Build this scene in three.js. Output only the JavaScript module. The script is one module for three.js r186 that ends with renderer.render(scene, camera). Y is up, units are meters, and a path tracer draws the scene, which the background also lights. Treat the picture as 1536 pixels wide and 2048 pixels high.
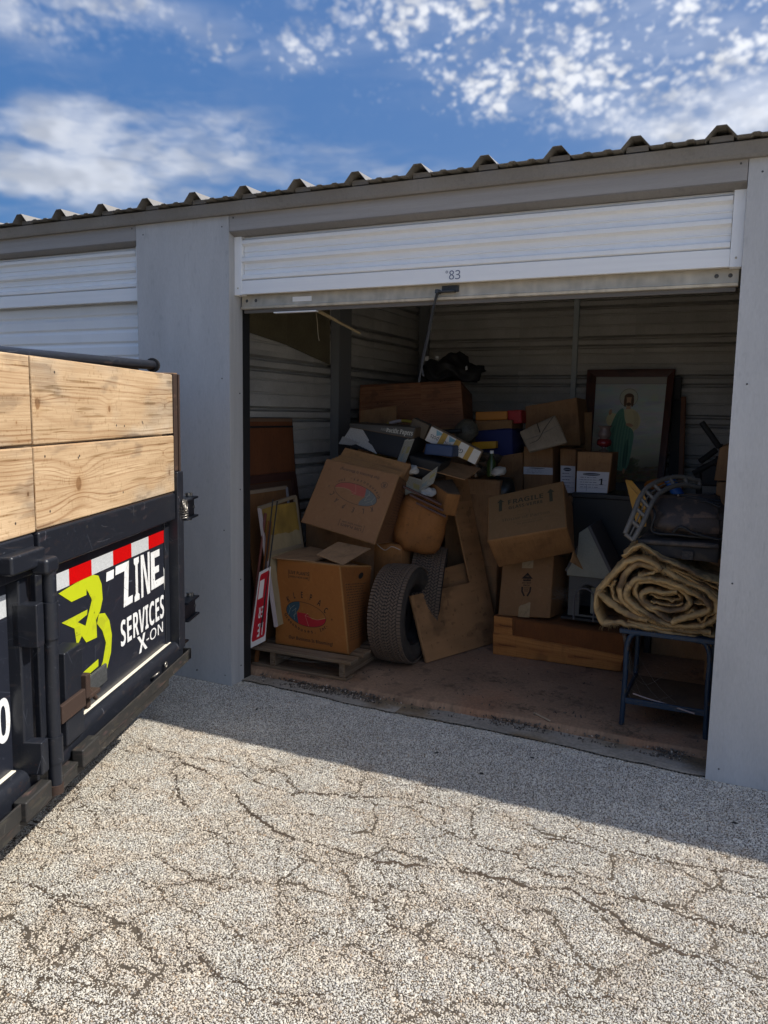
import * as THREE from 'three';
import { mergeGeometries } from 'three/addons/utils/BufferGeometryUtils.js';
import { RoundedBoxGeometry } from 'three/addons/geometries/RoundedBoxGeometry.js';
import { FontLoader } from 'three/addons/loaders/FontLoader.js';

// ---------------------------------------------------------------- camera, sky, sun, exposure
const scene = new THREE.Scene();
const camera = new THREE.PerspectiveCamera(65.844, 0.75, 0.05, 400);
camera.position.set(0, 1.6, 3.6726);
camera.rotation.order = 'YXZ';
camera.rotation.set(THREE.MathUtils.degToRad(-7.086), THREE.MathUtils.degToRad(25.147), THREE.MathUtils.degToRad(1.024));

const renderer = new THREE.WebGLRenderer({ antialias: true });
renderer.toneMapping = THREE.LinearToneMapping;
renderer.toneMappingExposure = 1.3;
renderer.shadowMap.enabled = true;

const SUN = new THREE.Vector3(0.63, 0.76, -0.15).normalize();
const sun = new THREE.DirectionalLight(new THREE.Color(1, 0.945, 0.85), 4.3);
sun.position.copy(SUN).multiplyScalar(30);
sun.castShadow = true;
sun.shadow.mapSize.set(4096, 4096);
Object.assign(sun.shadow.camera, { left: -10, right: 10, top: 10, bottom: -10, near: 1, far: 60 });
scene.add(sun, sun.target);

// ---------------------------------------------------------------- random numbers and noise
function rng(seed) { let a = seed >>> 0; return () => { a = (a + 0x6D2B79F5) >>> 0; let t = Math.imul(a ^ (a >>> 15), 1 | a); t = (t + Math.imul(t ^ (t >>> 7), 61 | t)) ^ t; return ((t ^ (t >>> 14)) >>> 0) / 4294967296; }; }
const NP = new Float32Array(65536); { const r = rng(11); for (let i = 0; i < 65536; i++) NP[i] = r(); }
const hash2 = (i, j) => NP[((i & 255) + ((j & 255) << 8) + ((i >> 8) * 37 + (j >> 8) * 101)) & 65535];
function vn(x, y) { const i = Math.floor(x), j = Math.floor(y); let u = x - i, v = y - j; u = u * u * (3 - 2 * u); v = v * v * (3 - 2 * v); const a = hash2(i, j), b = hash2(i + 1, j), c = hash2(i, j + 1), d = hash2(i + 1, j + 1); return a + (b - a) * u + (c - a) * v + (a - b - c + d) * u * v; }
function fbm(x, y, o = 4) { let s = 0, a = 0.5, n = 0; for (let k = 0; k < o; k++) { s += a * vn(x, y); n += a; a *= 0.5; x = x * 2.03 + 17.3; y = y * 2.03 + 9.1; } return s / n; }
const sstep = (a, b, x) => { const t = Math.min(1, Math.max(0, (x - a) / (b - a))); return t * t * (3 - 2 * t); };
const mix = (a, b, t) => a + (b - a) * t;
const clamp = (x, a = 0, b = 1) => Math.min(b, Math.max(a, x));
function worley(x, y) { const i = Math.floor(x), j = Math.floor(y); let m = 9; for (let a = -1; a < 2; a++) for (let b = -1; b < 2; b++) { const dx = i + a + hash2(i + a, j + b) - x, dy = j + b + hash2(i + a + 91, j + b + 57) - y; const d = dx * dx + dy * dy; if (d < m) m = d; } return Math.sqrt(m); }

// ---------------------------------------------------------------- sky with broken fair weather clouds (equirectangular)
{
  const W = 4096, H = 2048, D = new Float32Array(W * H * 4);
  // cloud banks: azimuth from -z towards +x, elevation, half widths, strength, puffiness
  const banks = [[-22, 24.5, 10, 3.2, 0.85, 1], [-10, 22.5, 9, 4.0, 1.0, 1], [-2, 24, 7, 3.6, 0.9, 1], [-19, 20.5, 5, 1.3, 0.55, 1], [-49, 22.6, 5.2, 1.6, 1.0, 0.35], [-43, 24.3, 4, 1.2, 0.65, 0.4], [-37, 22.9, 2.6, 1.5, 0.75, 0.6], [-31.5, 22.6, 2.6, 1.3, 0.75, 0.8], [-46.5, 24.9, 6, 1.2, 0.5, 0.3],
    [-37, 18.0, 4.2, 1.6, 1.25, 0.15], [-47, 16.6, 7, 2.6, 0.95, 0.0], [-40, 15.2, 9, 2.2, 0.9, 0.0], [-45, 18.6, 3, 1.0, 0.7, 0.2], [-50, 13.6, 7, 2.0, 0.7, 0.0], [-26.5, 15.9, 4.5, 1.3, 0.75, 0.0], [-5, 18.4, 6.5, 1.6, 1.15, 0.1], [1, 19.2, 6, 1.6, 1.0, 0.1], [-30, 17.2, 3, 1.0, 0.5, 0.1], [-52, 25, 6, 2, 0.6, 0.2]];
  for (let y = 0; y < H; y++) {
    const el = ((y + 0.5) / H - 0.5) * 180, e = Math.max(0, el) / 90, ye = Math.sin(Math.max(0, el) * Math.PI / 180);
    const h = Math.exp(-Math.max(0, el) / 9);
    const br = mix(0.022, 0.15, h), bg = mix(0.108, 0.31, h), bb = mix(0.32, 0.50, h);
    for (let x = 0; x < W; x++) {
      const k = (y * W + x) * 4;
      if (el <= -1) { D[k] = 0.2; D[k + 1] = 0.19; D[k + 2] = 0.17; D[k + 3] = 1; continue; }
      const th = ((x + 0.5) / W - 0.5) * 2 * Math.PI, dx = Math.cos(th), dz = Math.sin(th);
      let az = Math.atan2(dx, -dz) * 180 / Math.PI;
      let m = 0, puff = 0;
      const inW = sstep(-66, -57, az) * (1 - sstep(8, 17, az)) * (1 - sstep(27, 34, el));
      if (inW > 0) {
        for (const b of banks) { const u = (az - b[0]) / b[2], v = (el - b[1]) / b[3], g = Math.exp(-(u * u + v * v)) * b[4]; m += g; puff += g * b[5]; }
        puff = m > 1e-4 ? puff / m : 0; m *= inW;
      }
      const inv = 1 / (ye + 0.16), px = dx * inv, pz = dz * inv;
      if (inW < 1) { const c = sstep(0.36, 0.66, fbm(px * 0.9 + 40, pz * 0.9 + 12, 3)) * 1.1; m += c * (1 - inW); puff = mix(sstep(0.35, 0.65, fbm(px * 0.6 + 5, pz * 0.6 + 77, 2)), puff, inW); }
      let a = 0, shade = 0;
      if (m > 0.03) {
        const wx = fbm(az * 0.35 + 3, el * 0.6, 3) - 0.5, wy = fbm(az * 0.35 + 33, el * 0.6 + 8, 3) - 0.5;
        const f = 0.65 * fbm(az * 0.15 + wx * 1.2 + 50, el * 0.62 + wy * 1.5 + 9, 5) + 0.35 * fbm(az * 0.35 + el * 0.3 + wx * 2, el * 1.5 - az * 0.12, 5);
        let q = sstep(0.40, 0.92, f * 0.95 + m * 0.20) * clamp(m * 0.85) * 0.68;
        if (puff > 0.02) {
          const d1 = worley(az * 0.85 + wx * 1.3 + 100, el * 1.30 + wy * 1.3 + 40), d2 = worley(az * 1.9 + wx * 1.5 + 7, el * 2.7 + wy * 1.5 + 2);
          const nn = fbm(az * 2.0, el * 3.0, 5);
          const p = sstep(0.92 + 0.25 * (fbm(az * 0.16 + 13, el * 0.3 + 5, 2) - 0.5), 0.06, d1 * 0.60 + d2 * 0.38 + (nn - 0.5) * 0.70 + 0.10 + 0.9 * (fbm(az * 0.32 + 70, el * 0.55, 3) - 0.45) + (1 - clamp(m)) * 0.42) * clamp(m * 1.15);
          q = mix(q, Math.max(Math.pow(p, 1.3) * 0.86, q * 0.30), puff);
        }
        a = clamp(q); shade = fbm(az * 0.5 + 9, el * 0.9 + 31, 3);
      }
      // forward scattering: air and thin cloud brighten towards the sun
      const cosS = Math.cos(el * Math.PI / 180) * (dx * SUN.x + dz * SUN.z) + ye * SUN.y, ang = Math.acos(clamp(cosS, -1, 1)) * 180 / Math.PI, gl = 1.7 * Math.exp(-ang / 14) + 1.05 * Math.exp(-ang / 25);
      const cw = mix(0.46, 0.66, sstep(0.25, 0.7, shade + a * 0.25 - 0.1)) * (1 + 2.2 * Math.exp(-ang / 34));
      D[k] = mix(br + gl, cw * 0.97, a); D[k + 1] = mix(bg + gl * 0.96, cw * 0.985, a); D[k + 2] = mix(bb + gl * 0.88, cw * 1.02, a); D[k + 3] = 1;
    }
  }
  const t = new THREE.DataTexture(D, W, H, THREE.RGBAFormat, THREE.FloatType);
  t.mapping = THREE.EquirectangularReflectionMapping; t.colorSpace = THREE.LinearSRGBColorSpace; t.magFilter = THREE.LinearFilter; t.minFilter = THREE.LinearFilter; t.needsUpdate = true;
  scene.background = t; scene.environment = t;
}

// ---------------------------------------------------------------- helpers
const used = {};
const numbered = (n) => { used[n] = (used[n] ?? -1) + 1; return used[n] ? n + '_' + String(used[n]).padStart(3, '0') : n; };
function thing(name, label, category, pos = [0, 0, 0], ry = 0, group) {
  const o = new THREE.Group(); o.name = numbered(name); o.position.set(...pos); o.rotation.y = ry; o.userData = { label, category }; if (group) o.userData.group = group; scene.add(o); return o;
}
function part(name, g, m, parent, x = 0, y = 0, z = 0) { const o = new THREE.Mesh(g, m); o.name = name; o.position.set(x, y, z); o.castShadow = o.receiveShadow = true; parent.add(o); return o; }
function single(name, label, category, g, m, group) { const o = part(numbered(name), g, m, scene); o.userData = { label, category }; if (group) o.userData.group = group; return o; }
function structure(name, g, m) { const o = part(numbered(name), g, m, scene); o.userData = { kind: 'structure' }; return o; }
const rbox = (w, h, d, r = 0.004, s = 2) => new RoundedBoxGeometry(w, h, d, s, Math.min(r, w / 2.01, h / 2.01, d / 2.01));
const boxAt = (x0, x1, y0, y1, z0, z1, r = 0.003, s = 1) => rbox(x1 - x0, y1 - y0, z1 - z0, r, s).translate((x0 + x1) / 2, (y0 + y1) / 2, (z0 + z1) / 2);
const V = (a) => new THREE.Vector3(...a);
function tubeG(pts, r, seg = 24, rad = 8, closed = false) { return new THREE.TubeGeometry(new THREE.CatmullRomCurve3(pts.map(V), closed), seg, r, rad, closed); }
function rodG(a, b, r, rad = 10) { const A = V(a), B = V(b), d = B.clone().sub(A), g = new THREE.CylinderGeometry(r, r, d.length(), rad); g.applyQuaternion(new THREE.Quaternion().setFromUnitVectors(new THREE.Vector3(0, 1, 0), d.clone().normalize())); g.translate((A.x + B.x) / 2, (A.y + B.y) / 2, (A.z + B.z) / 2); return g; }
const merge = (l) => mergeGeometries(l.map((g) => { const q = g.index ? g.toNonIndexed() : g; for (const k of Object.keys(q.attributes)) if (!['position', 'normal', 'uv'].includes(k)) q.deleteAttribute(k); q.morphAttributes = {}; return q; }));
// a bent sheet: profile points [t, h] given a thickness, run for a length; t, h and length go to the three given axes
function sheetG(pts, th, len, T, Hh, L, origin) {
  const up = pts.map(([t, h]) => new THREE.Vector2(t, h)), lo = pts.map(([t, h]) => new THREE.Vector2(t, h - th)).reverse();
  const g = new THREE.ExtrudeGeometry(new THREE.Shape([...up, ...lo]), { depth: len, bevelEnabled: false, steps: 1 });
  const m = new THREE.Matrix4().makeBasis(V(T), V(Hh), V(L)); m.setPosition(...origin); g.applyMatrix4(m);
  if (m.determinant() < 0) { const p = g.attributes.position, u = g.attributes.uv; for (let i = 0; i < p.count; i += 3) for (const a of [p, u]) for (let k = 0; k < a.itemSize; k++) { const b = a.getComponent(i + 1, k); a.setComponent(i + 1, k, a.getComponent(i + 2, k)); a.setComponent(i + 2, k, b); } g.computeVertexNormals(); }
  return g;
}
function smoothNormals(g) {
  g.computeVertexNormals(); const p = g.attributes.position, n = g.attributes.normal, M = new Map();
  for (let i = 0; i < p.count; i++) { const k = Math.round(p.getX(i) * 5e3) + ',' + Math.round(p.getY(i) * 5e3) + ',' + Math.round(p.getZ(i) * 5e3); let e = M.get(k); if (!e) M.set(k, e = [0, 0, 0, []]); e[0] += n.getX(i); e[1] += n.getY(i); e[2] += n.getZ(i); e[3].push(i); }
  for (const e of M.values()) { const l = Math.hypot(e[0], e[1], e[2]) || 1; for (const i of e[3]) n.setXYZ(i, e[0] / l, e[1] / l, e[2] / l); }
  return g;
}
// ---------------------------------------------------------------- textures and materials
const lin = (r, g, b) => new THREE.Color().setRGB(r, g, b);
function dataTex(W, H, f, rep = [1, 1], srgb = true) {
  const D = new Uint8Array(W * H * 4); for (let y = 0; y < H; y++) for (let x = 0; x < W; x++) { const c = f(x / W, y / H, x, y), k = (y * W + x) * 4; D[k] = clamp(c[0]) * 255; D[k + 1] = clamp(c[1]) * 255; D[k + 2] = clamp(c[2]) * 255; D[k + 3] = 255; }
  const t = new THREE.DataTexture(D, W, H, THREE.RGBAFormat); t.wrapS = t.wrapT = THREE.RepeatWrapping; t.repeat.set(...rep); t.magFilter = THREE.LinearFilter; t.minFilter = THREE.LinearMipmapLinearFilter; t.generateMipmaps = true; if (srgb) t.colorSpace = THREE.SRGBColorSpace; t.needsUpdate = true; return t;
}
function canvasTex(w, h, draw) { const c = document.createElement('canvas'); c.width = w; c.height = h; draw(c.getContext('2d'), w, h); const t = new THREE.CanvasTexture(c); t.colorSpace = THREE.SRGBColorSpace; t.wrapS = t.wrapT = THREE.RepeatWrapping; return t; }
const std = (o) => new THREE.MeshStandardMaterial({ side: THREE.DoubleSide, ...o });
const grey = (v) => [v, v, v];
const bumpFine = dataTex(512, 512, (u, v) => grey(0.6 * fbm(u * 90, v * 90, 3) + 0.4 * fbm(u * 14, v * 14, 3)), [1, 1], false);
const tileNoise = (u, v, s, o) => { const a = fbm(u * s, v * s, o), b = fbm((u - 1) * s, v * s, o), c = fbm(u * s, (v - 1) * s, o), d = fbm((u - 1) * s, (v - 1) * s, o); return mix(mix(a, b, u), mix(c, d, u), v); };
const CRACKS = [
  [[-2.7,.84],[-2.52,.89],[-2.34,.92],[-2.09,.97],[-1.95,1.05],[-1.75,1.16],[-1.54,1.26],[-1.36,1.26],[-1.15,1.25],[-1.0,1.22],[-.88,1.19],[-.66,1.15],[-.59,1.16],[-.49,1.12],[-.36,1.17],[-.27,1.23],[-.18,1.28],[-.03,1.29],[.07,1.37],[.13,1.39]],
  [[-2.34,.92],[-2.26,1.02],[-2.11,1.16],[-1.92,1.32],[-1.8,1.36],[-1.66,1.39],[-1.54,1.44]],
  [[-2.52,.89],[-2.29,.87],[-2.07,.85],[-1.91,.93],[-1.72,.97],[-1.53,.9],[-1.35,.83],[-1.23,.78],[-1.08,.78],[-1.0,.94]],
  [[-1.75,1.16],[-1.71,1.19],[-1.6,1.11],[-1.47,1.06]],
  [[-.82,.81],[-.73,.81],[-.61,.82],[-.49,.8],[-.33,.77],[-.21,.78],[-.07,.77],[.14,.73]],
  [[-1.0,.94],[-.87,.99],[-.71,.99],[-.62,1.05],[-.49,1.05],[-.37,1.08],[-.25,1.06],[-.12,1.09],[-.01,1.09],[.13,1.08]],
  [[-2.26,1.92],[-2.22,1.93],[-2.08,1.91],[-1.96,1.94],[-1.87,1.91],[-1.76,1.95],[-1.67,1.92],[-1.55,1.99],[-1.47,2.01],[-1.45,2.06]],
  [[-1.89,1.58],[-1.77,1.61],[-1.64,1.63],[-1.53,1.65],[-1.5,1.62]],
  [[-1.52,1.86],[-1.4,1.94],[-1.3,1.98],[-1.23,1.99],[-1.14,2.02],[-1.02,1.98],[-.94,2.01]],
  [[-1.51,1.29],[-1.44,1.45],[-1.31,1.6],[-1.22,1.67],[-1.11,1.68],[-1.15,1.77],[-1.21,1.89]],
  [[-1.0,1.22],[-.91,1.36],[-.79,1.43],[-.65,1.41],[-.52,1.45],[-.41,1.56],[-.32,1.69]],
  [[-1.96,1.94],[-1.8,2.04],[-1.74,2.16],[-1.7,2.28]],
  [[-1.79,2.3],[-1.67,2.3],[-1.55,2.3]],
  [[-1.07,1.46],[-.95,1.56],[-.88,1.55]],
  [[-1.11,1.68],[-1.02,1.68],[-.89,1.74],[-.79,1.84],[-.74,1.91]]
];
const HX = {
  A: [[-2.623,.703,-.38],[-2.18,.709,-.38],[-2.116,.17,-.38],[-2.637,.17,-.38],[-2.623,.703,-.8],[-2.132,.66,-.7],[-2.169,.141,-.72],[-2.637,.17,-.8]],
  B: [[-2.504,1.308,-.77],[-2.007,1.219,-.82],[-2.128,.786,-.73],[-2.638,.893,-.68],[-2.572,1.244,-1.18],[-2.111,1.102,-1.25],[-2.145,.744,-1.16],[-2.705,.829,-1.09]],
  C: [[-2.776,.844,-.98],[-2.239,.787,-.98],[-2.232,.4,-.98],[-2.772,.338,-.98],[-2.776,.844,-1.28],[-2.239,.787,-1.28],[-2.232,.4,-1.28],[-2.772,.338,-1.28]],
  C2: [[-2.248,.751,-.97],[-2.043,.762,-.97],[-2.054,.49,-.97],[-2.254,.468,-.97],[-2.248,.751,-1.27],[-2.043,.762,-1.27],[-2.054,.49,-1.27],[-2.254,.468,-1.27]],
  D: [[-2.517,1.509,-1.12],[-2.039,1.471,-1.12],[-2.079,1.301,-1.08],[-2.548,1.384,-1.08],[-2.546,1.48,-1.417],[-2.069,1.442,-1.417],[-2.108,1.272,-1.377],[-2.577,1.354,-1.377]],
  Dlid: [[-2.53,1.529,-1.13],[-2.034,1.511,-1.13],[-2.041,1.442,-1.1],[-2.506,1.506,-1.1],[-2.562,1.536,-1.448],[-2.066,1.517,-1.448],[-2.072,1.449,-1.418],[-2.538,1.513,-1.418]],
  E: [[-1.96,1.525,-1.21],[-1.629,1.363,-1.29],[-1.671,1.276,-1.29],[-2.004,1.431,-1.21],[-1.98,1.53,-1.308],[-1.649,1.368,-1.388],[-1.69,1.281,-1.388],[-2.024,1.436,-1.308]],
  Egrey: [[-2.104,1.575,-1.24],[-1.987,1.527,-1.25],[-2.024,1.43,-1.25],[-2.142,1.487,-1.24],[-2.123,1.58,-1.338],[-2.007,1.532,-1.348],[-2.044,1.435,-1.348],[-2.162,1.492,-1.338]],
  Fblue: [[-1.965,1.411,-1.14],[-1.78,1.401,-1.14],[-1.781,1.33,-1.14],[-1.977,1.342,-1.14],[-1.965,1.411,-1.28],[-1.78,1.401,-1.28],[-1.781,1.33,-1.28],[-1.977,1.342,-1.28]],
  H: [[-1.76,1.1,-1.03],[-1.698,1.096,-1.09],[-1.738,.951,-1.12],[-1.812,.962,-1.06],[-1.934,1.162,-1.16],[-1.81,1.17,-1.24],[-1.856,1.022,-1.26],[-1.932,1.04,-1.19]],
  O: [[-1.549,1.079,-1.2],[-1.082,1.206,-1.26],[-.991,.949,-1.0],[-1.46,.836,-.94],[-1.524,.898,-1.38],[-1.055,1.029,-1.45],[-.976,.774,-1.19],[-1.441,.637,-1.13]],
  P: [[-1.453,.708,-1.27],[-1.126,.735,-1.27],[-1.127,.318,-1.27],[-1.478,.29,-1.27],[-1.453,.708,-1.61],[-1.103,.649,-1.62],[-1.112,.279,-1.6],[-1.478,.29,-1.61]],
  Q: [[-1.49,.296,-1.24],[-.658,.278,-1.24],[-.655,.121,-1.24],[-1.485,.171,-1.24],[-1.49,.296,-1.74],[-.658,.278,-1.74],[-.655,.121,-1.74],[-1.485,.171,-1.74]],
  Qrail: [[-1.49,.186,-1.22],[-.654,.152,-1.22],[-.672,.05,-1.22],[-1.485,.041,-1.22],[-1.49,.186,-1.72],[-.654,.152,-1.72],[-.672,.05,-1.72],[-1.485,.041,-1.72]],
  V: [[-2.919,1.825,-2.05],[-2.114,1.865,-2.18],[-2.043,1.448,-2.12],[-2.905,1.407,-2.0],[-2.987,1.782,-2.462],[-2.155,1.773,-2.58],[-2.111,1.406,-2.532],[-2.973,1.364,-2.412]],
  Yorange: [[-1.957,1.625,-2.1],[-1.711,1.636,-2.1],[-1.708,1.573,-2.1],[-1.955,1.561,-2.1],[-1.957,1.625,-2.3],[-1.711,1.636,-2.3],[-1.708,1.573,-2.3],[-1.955,1.561,-2.3]],
  Yred: [[-1.713,1.64,-2.12],[-1.61,1.645,-2.12],[-1.602,1.549,-2.12],[-1.705,1.54,-2.12],[-1.713,1.64,-2.32],[-1.61,1.645,-2.32],[-1.602,1.549,-2.32],[-1.705,1.54,-2.32]],
  Yblue: [[-1.939,1.482,-2.05],[-1.653,1.504,-2.05],[-1.637,1.283,-2.05],[-1.931,1.245,-2.05],[-1.939,1.482,-2.35],[-1.653,1.504,-2.35],[-1.637,1.283,-2.35],[-1.931,1.245,-2.35]],
  Yyellow: [[-1.924,1.401,-2.0],[-1.741,1.414,-2.0],[-1.739,1.363,-2.0],[-1.922,1.345,-2.0],[-1.924,1.401,-2.06],[-1.741,1.414,-2.06],[-1.739,1.363,-2.06],[-1.922,1.345,-2.06]],
  Ybrown: [[-1.952,1.557,-2.08],[-1.664,1.57,-2.08],[-1.661,1.496,-2.08],[-1.949,1.474,-2.08],[-1.952,1.557,-2.38],[-1.664,1.57,-2.38],[-1.661,1.496,-2.38],[-1.949,1.474,-2.38]],
  AAdark: [[-1.616,1.673,-2.25],[-1.228,1.74,-2.25],[-1.189,1.396,-2.25],[-1.596,1.364,-2.25],[-1.616,1.673,-2.6],[-1.228,1.74,-2.6],[-1.189,1.396,-2.6],[-1.596,1.364,-2.6]],
  ABwhite: [[-1.539,1.491,-1.85],[-1.303,1.612,-1.9],[-1.184,1.43,-1.78],[-1.438,1.357,-1.75],[-1.539,1.48,-1.878],[-1.303,1.601,-1.928],[-1.184,1.419,-1.808],[-1.438,1.345,-1.778]],
  AC1: [[-1.53,1.382,-1.95],[-1.319,1.379,-1.95],[-1.308,1.061,-1.95],[-1.52,1.048,-1.95],[-1.53,1.382,-2.3],[-1.319,1.379,-2.3],[-1.308,1.061,-2.3],[-1.52,1.048,-2.3]],
  AC2: [[-1.28,1.375,-2.0],[-1.166,1.368,-2.0],[-1.158,1.065,-2.0],[-1.269,1.059,-2.0],[-1.28,1.375,-2.35],[-1.166,1.368,-2.35],[-1.158,1.065,-2.35],[-1.269,1.059,-2.35]],
  AD: [[-1.103,1.365,-1.75],[-.875,1.367,-1.75],[-.884,1.099,-1.75],[-1.101,1.096,-1.75],[-1.103,1.365,-2.03],[-.875,1.367,-2.03],[-.884,1.099,-2.03],[-1.101,1.096,-2.03]],
  mid_carton: [[-1.895,1.267,-2.0],[-1.549,1.336,-2.0],[-1.536,1.025,-2.0],[-1.886,1.004,-2.0],[-1.895,1.267,-2.35],[-1.549,1.336,-2.35],[-1.536,1.025,-2.35],[-1.886,1.004,-2.35]],
  AF: [[-1.359,2.002,-3.28],[-.652,2.005,-3.28],[-.667,1.008,-3.05],[-1.33,.948,-3.05],[-1.359,2.002,-3.31],[-.652,2.005,-3.31],[-.667,1.008,-3.08],[-1.33,.948,-3.08]],
  AFin: [[-1.282,1.942,-3.265],[-.709,1.94,-3.265],[-.72,1.098,-3.06],[-1.258,1.048,-3.06],[-1.282,1.942,-3.295],[-.709,1.94,-3.295],[-.72,1.098,-3.09],[-1.258,1.048,-3.09]],
  AG: [[-.664,1.775,-3.3],[-.56,1.784,-3.3],[-.524,1.008,-3.15],[-.642,1.001,-3.15],[-.664,1.775,-3.33],[-.56,1.784,-3.33],[-.524,1.008,-3.18],[-.642,1.001,-3.18]],
  rightcarton: [[-.197,1.441,-1.3],[-.068,1.488,-1.3],[-.052,1.245,-1.3],[-.212,1.251,-1.3],[-.197,1.441,-1.7],[-.068,1.488,-1.7],[-.052,1.245,-1.7],[-.212,1.251,-1.7]],
  caseLow: [[-.502,.973,-.45],[-.136,.98,-.45],[-.136,.908,-.45],[-.477,.916,-.45],[-.502,.973,-.83],[-.136,.98,-.83],[-.136,.908,-.83],[-.477,.916,-.83]],
  caseTop: [[-.432,1.117,-.5],[-.133,1.138,-.5],[-.125,1.02,-.5],[-.451,1.032,-.5],[-.534,1.202,-.78],[-.162,1.222,-.8],[-.125,1.02,-.9],[-.451,1.032,-.9]],
  cork: [[-3.128,1.548,-.75],[-3.048,1.543,-1.1],[-3.043,1.149,-1.08],[-3.109,1.155,-.72],[-3.128,1.548,-.77],[-3.048,1.543,-1.12],[-3.043,1.149,-1.1],[-3.109,1.155,-.74]]
};

// ---------------------------------------------------------------- ground
const groundMap = dataTex(1024, 1024, (u, v) => { const d = worley(u * 100, v * 100), id = hash2(Math.floor(u * 100 + 0.5), Math.floor(v * 100 + 0.5)), n = tileNoise(u, v, 6, 4); const b = mix(0.70 + id * 0.3, 0.36, sstep(0.38, 0.62, d)) * (0.85 + n * 0.3); return [b, b * 0.955, b * 0.87]; }, [90, 90]);
structure('asphalt_ground', new THREE.PlaneGeometry(120, 120).rotateX(-Math.PI / 2), std({ map: groundMap, color: lin(0.80, 0.785, 0.75), roughness: 0.95, bumpMap: groundMap, bumpScale: 0.004 }));

const GX0 = -4.0, GX1 = 0.95, GZ0 = -0.16, GZ1 = 2.85, CELL = 0.004;
const gw = Math.ceil((GX1 - GX0) / CELL), gh = Math.ceil((GZ1 - GZ0) / CELL), crackMap = new Float32Array(gw * gh).fill(1);
const apronEdge = (x) => -0.065 + 0.035 * (fbm(x * 2.2 + 4, 3, 3) - 0.5) + 0.022 * (fbm(x * 14, 7, 3) - 0.5) + 0.05 * sstep(-1.0, -0.1, x) - 0.03 * sstep(-1.9, -2.6, x);
{
  const r = rng(5), lines = CRACKS.map((l, i) => ({ p: l, w: i === 0 ? 0.0072 : i < 6 ? 0.005 : 0.0038 }));
  for (let k = 0; k < 60; k++) { // short side cracks
    const x = mix(-3.2, 0.9, r()), z = mix(0.75, 2.7, r()); let a = r() * 6.28, px = x, pz = z; const p = [[x, z]]; const n = 2 + Math.floor(r() * 4);
    for (let i = 0; i < n; i++) { a += (r() - 0.5) * 1.5; px += Math.cos(a) * 0.11; pz += Math.sin(a) * 0.075; p.push([px, pz]); } lines.push({ p, w: 0.0012 + r() * 0.0014 });
  }
  const pos = [], uv = [], idx = [];
  for (const { p, w } of lines) {
    const c = new THREE.CatmullRomCurve3(p.map(([x, z]) => new THREE.Vector3(x, 0, z)), false, 'catmullrom', 0.3), len = c.getLength(), n = Math.max(8, Math.round(len / 0.008)), b0 = pos.length / 3;
    const pts = c.getSpacedPoints(n);
    for (let i = 0; i <= n; i++) {
      const q = pts[i], t = i / n, j = (fbm(q.x * 28, q.z * 28, 3) - 0.5) * 0.045, j2 = (fbm(q.z * 28 + 50, q.x * 28, 3) - 0.5) * 0.045; q.x += j; q.z += j2;
      const gate = sstep(0.30, 0.52, fbm(q.x * 6 + w * 900, q.z * 6, 3)) * 0.85 + 0.15;
      const ww = w * gate * (0.5 + 1.0 * fbm(q.x * 60, q.z * 60, 2)) * Math.min(1, 6 * t + 0.25, 6 * (1 - t) + 0.25);
      pos.push(q.x - ww * 0.7, 0.0022, q.z - ww, q.x + ww * 0.7, 0.0022, q.z + ww); uv.push(t * len, 0, t * len, 1);
      if (i) { const a = b0 + 2 * i; idx.push(a - 2, a - 1, a, a - 1, a + 1, a); }
      const R = Math.ceil((ww + 0.012) / CELL), ci = Math.floor((q.x - GX0) / CELL), cj = Math.floor((q.z - GZ0) / CELL);
      for (let a = -R; a <= R; a++) for (let b = -R; b <= R; b++) { const I = ci + a, J = cj + b; if (I < 0 || J < 0 || I >= gw || J >= gh) continue; const d = Math.hypot(a, b) * CELL - ww; if (d < crackMap[J * gw + I]) crackMap[J * gw + I] = d; }
    }
  }
  // a finer net of cracks: borders of warped cells, open in places only
  const cell = (x, z) => { const i = Math.floor(x), j = Math.floor(z); let a = 9, b = 9; for (let p = -1; p < 2; p++) for (let q = -1; q < 2; q++) { const dx = i + p + 0.12 + 0.76 * hash2(i + p + 40, j + q + 11) - x, dz = j + q + 0.12 + 0.76 * hash2(i + p + 131, j + q + 77) - z, d = Math.hypot(dx, dz); if (d < a) { b = a; a = d; } else if (d < b) b = d; } return b - a; };
  for (let j = 0; j < gh; j++) for (let i = 0; i < gw; i++) {
    const x = GX0 + i * CELL, z = GZ0 + j * CELL; if (z < 0.55) continue;
    const wx = x + 0.11 * (fbm(x * 6 + 9, z * 6, 3) - 0.5) + 0.025 * (fbm(x * 40, z * 40, 2) - 0.5), wz = z + 0.11 * (fbm(x * 6, z * 6 + 31, 3) - 0.5) + 0.025 * (fbm(x * 40 + 7, z * 40, 2) - 0.5);
    const e = Math.min(cell(wx * 3.1 + wz * 1.1 + 5, wz * 4.6 - wx * 0.7) * 0.115, cell(wx * 6.2 - wz * 2.0 + 50, wz * 8.5 + wx * 1.5 + 20) * 0.062 + 0.0012 + 0.010 * sstep(0.62, 0.42, fbm(x * 1.9 + 70, z * 1.9, 2))), open = sstep(0.30, 0.60, fbm(x * 2.6 + 3, z * 2.6 + 8, 3)) * sstep(0.55, 0.8, z), d = e * 0.9 - 0.0028 + (1 - open) * 0.005 + 0.0045 * (fbm(x * 34, z * 34, 2) - 0.4);
    const k = j * gw + i; if (d < crackMap[k]) crackMap[k] = d;
  }
  const g = new THREE.BufferGeometry(); g.setAttribute('position', new THREE.Float32BufferAttribute(pos, 3)); g.setAttribute('uv', new THREE.Float32BufferAttribute(uv, 2)); g.setIndex(idx); g.computeVertexNormals();
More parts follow.
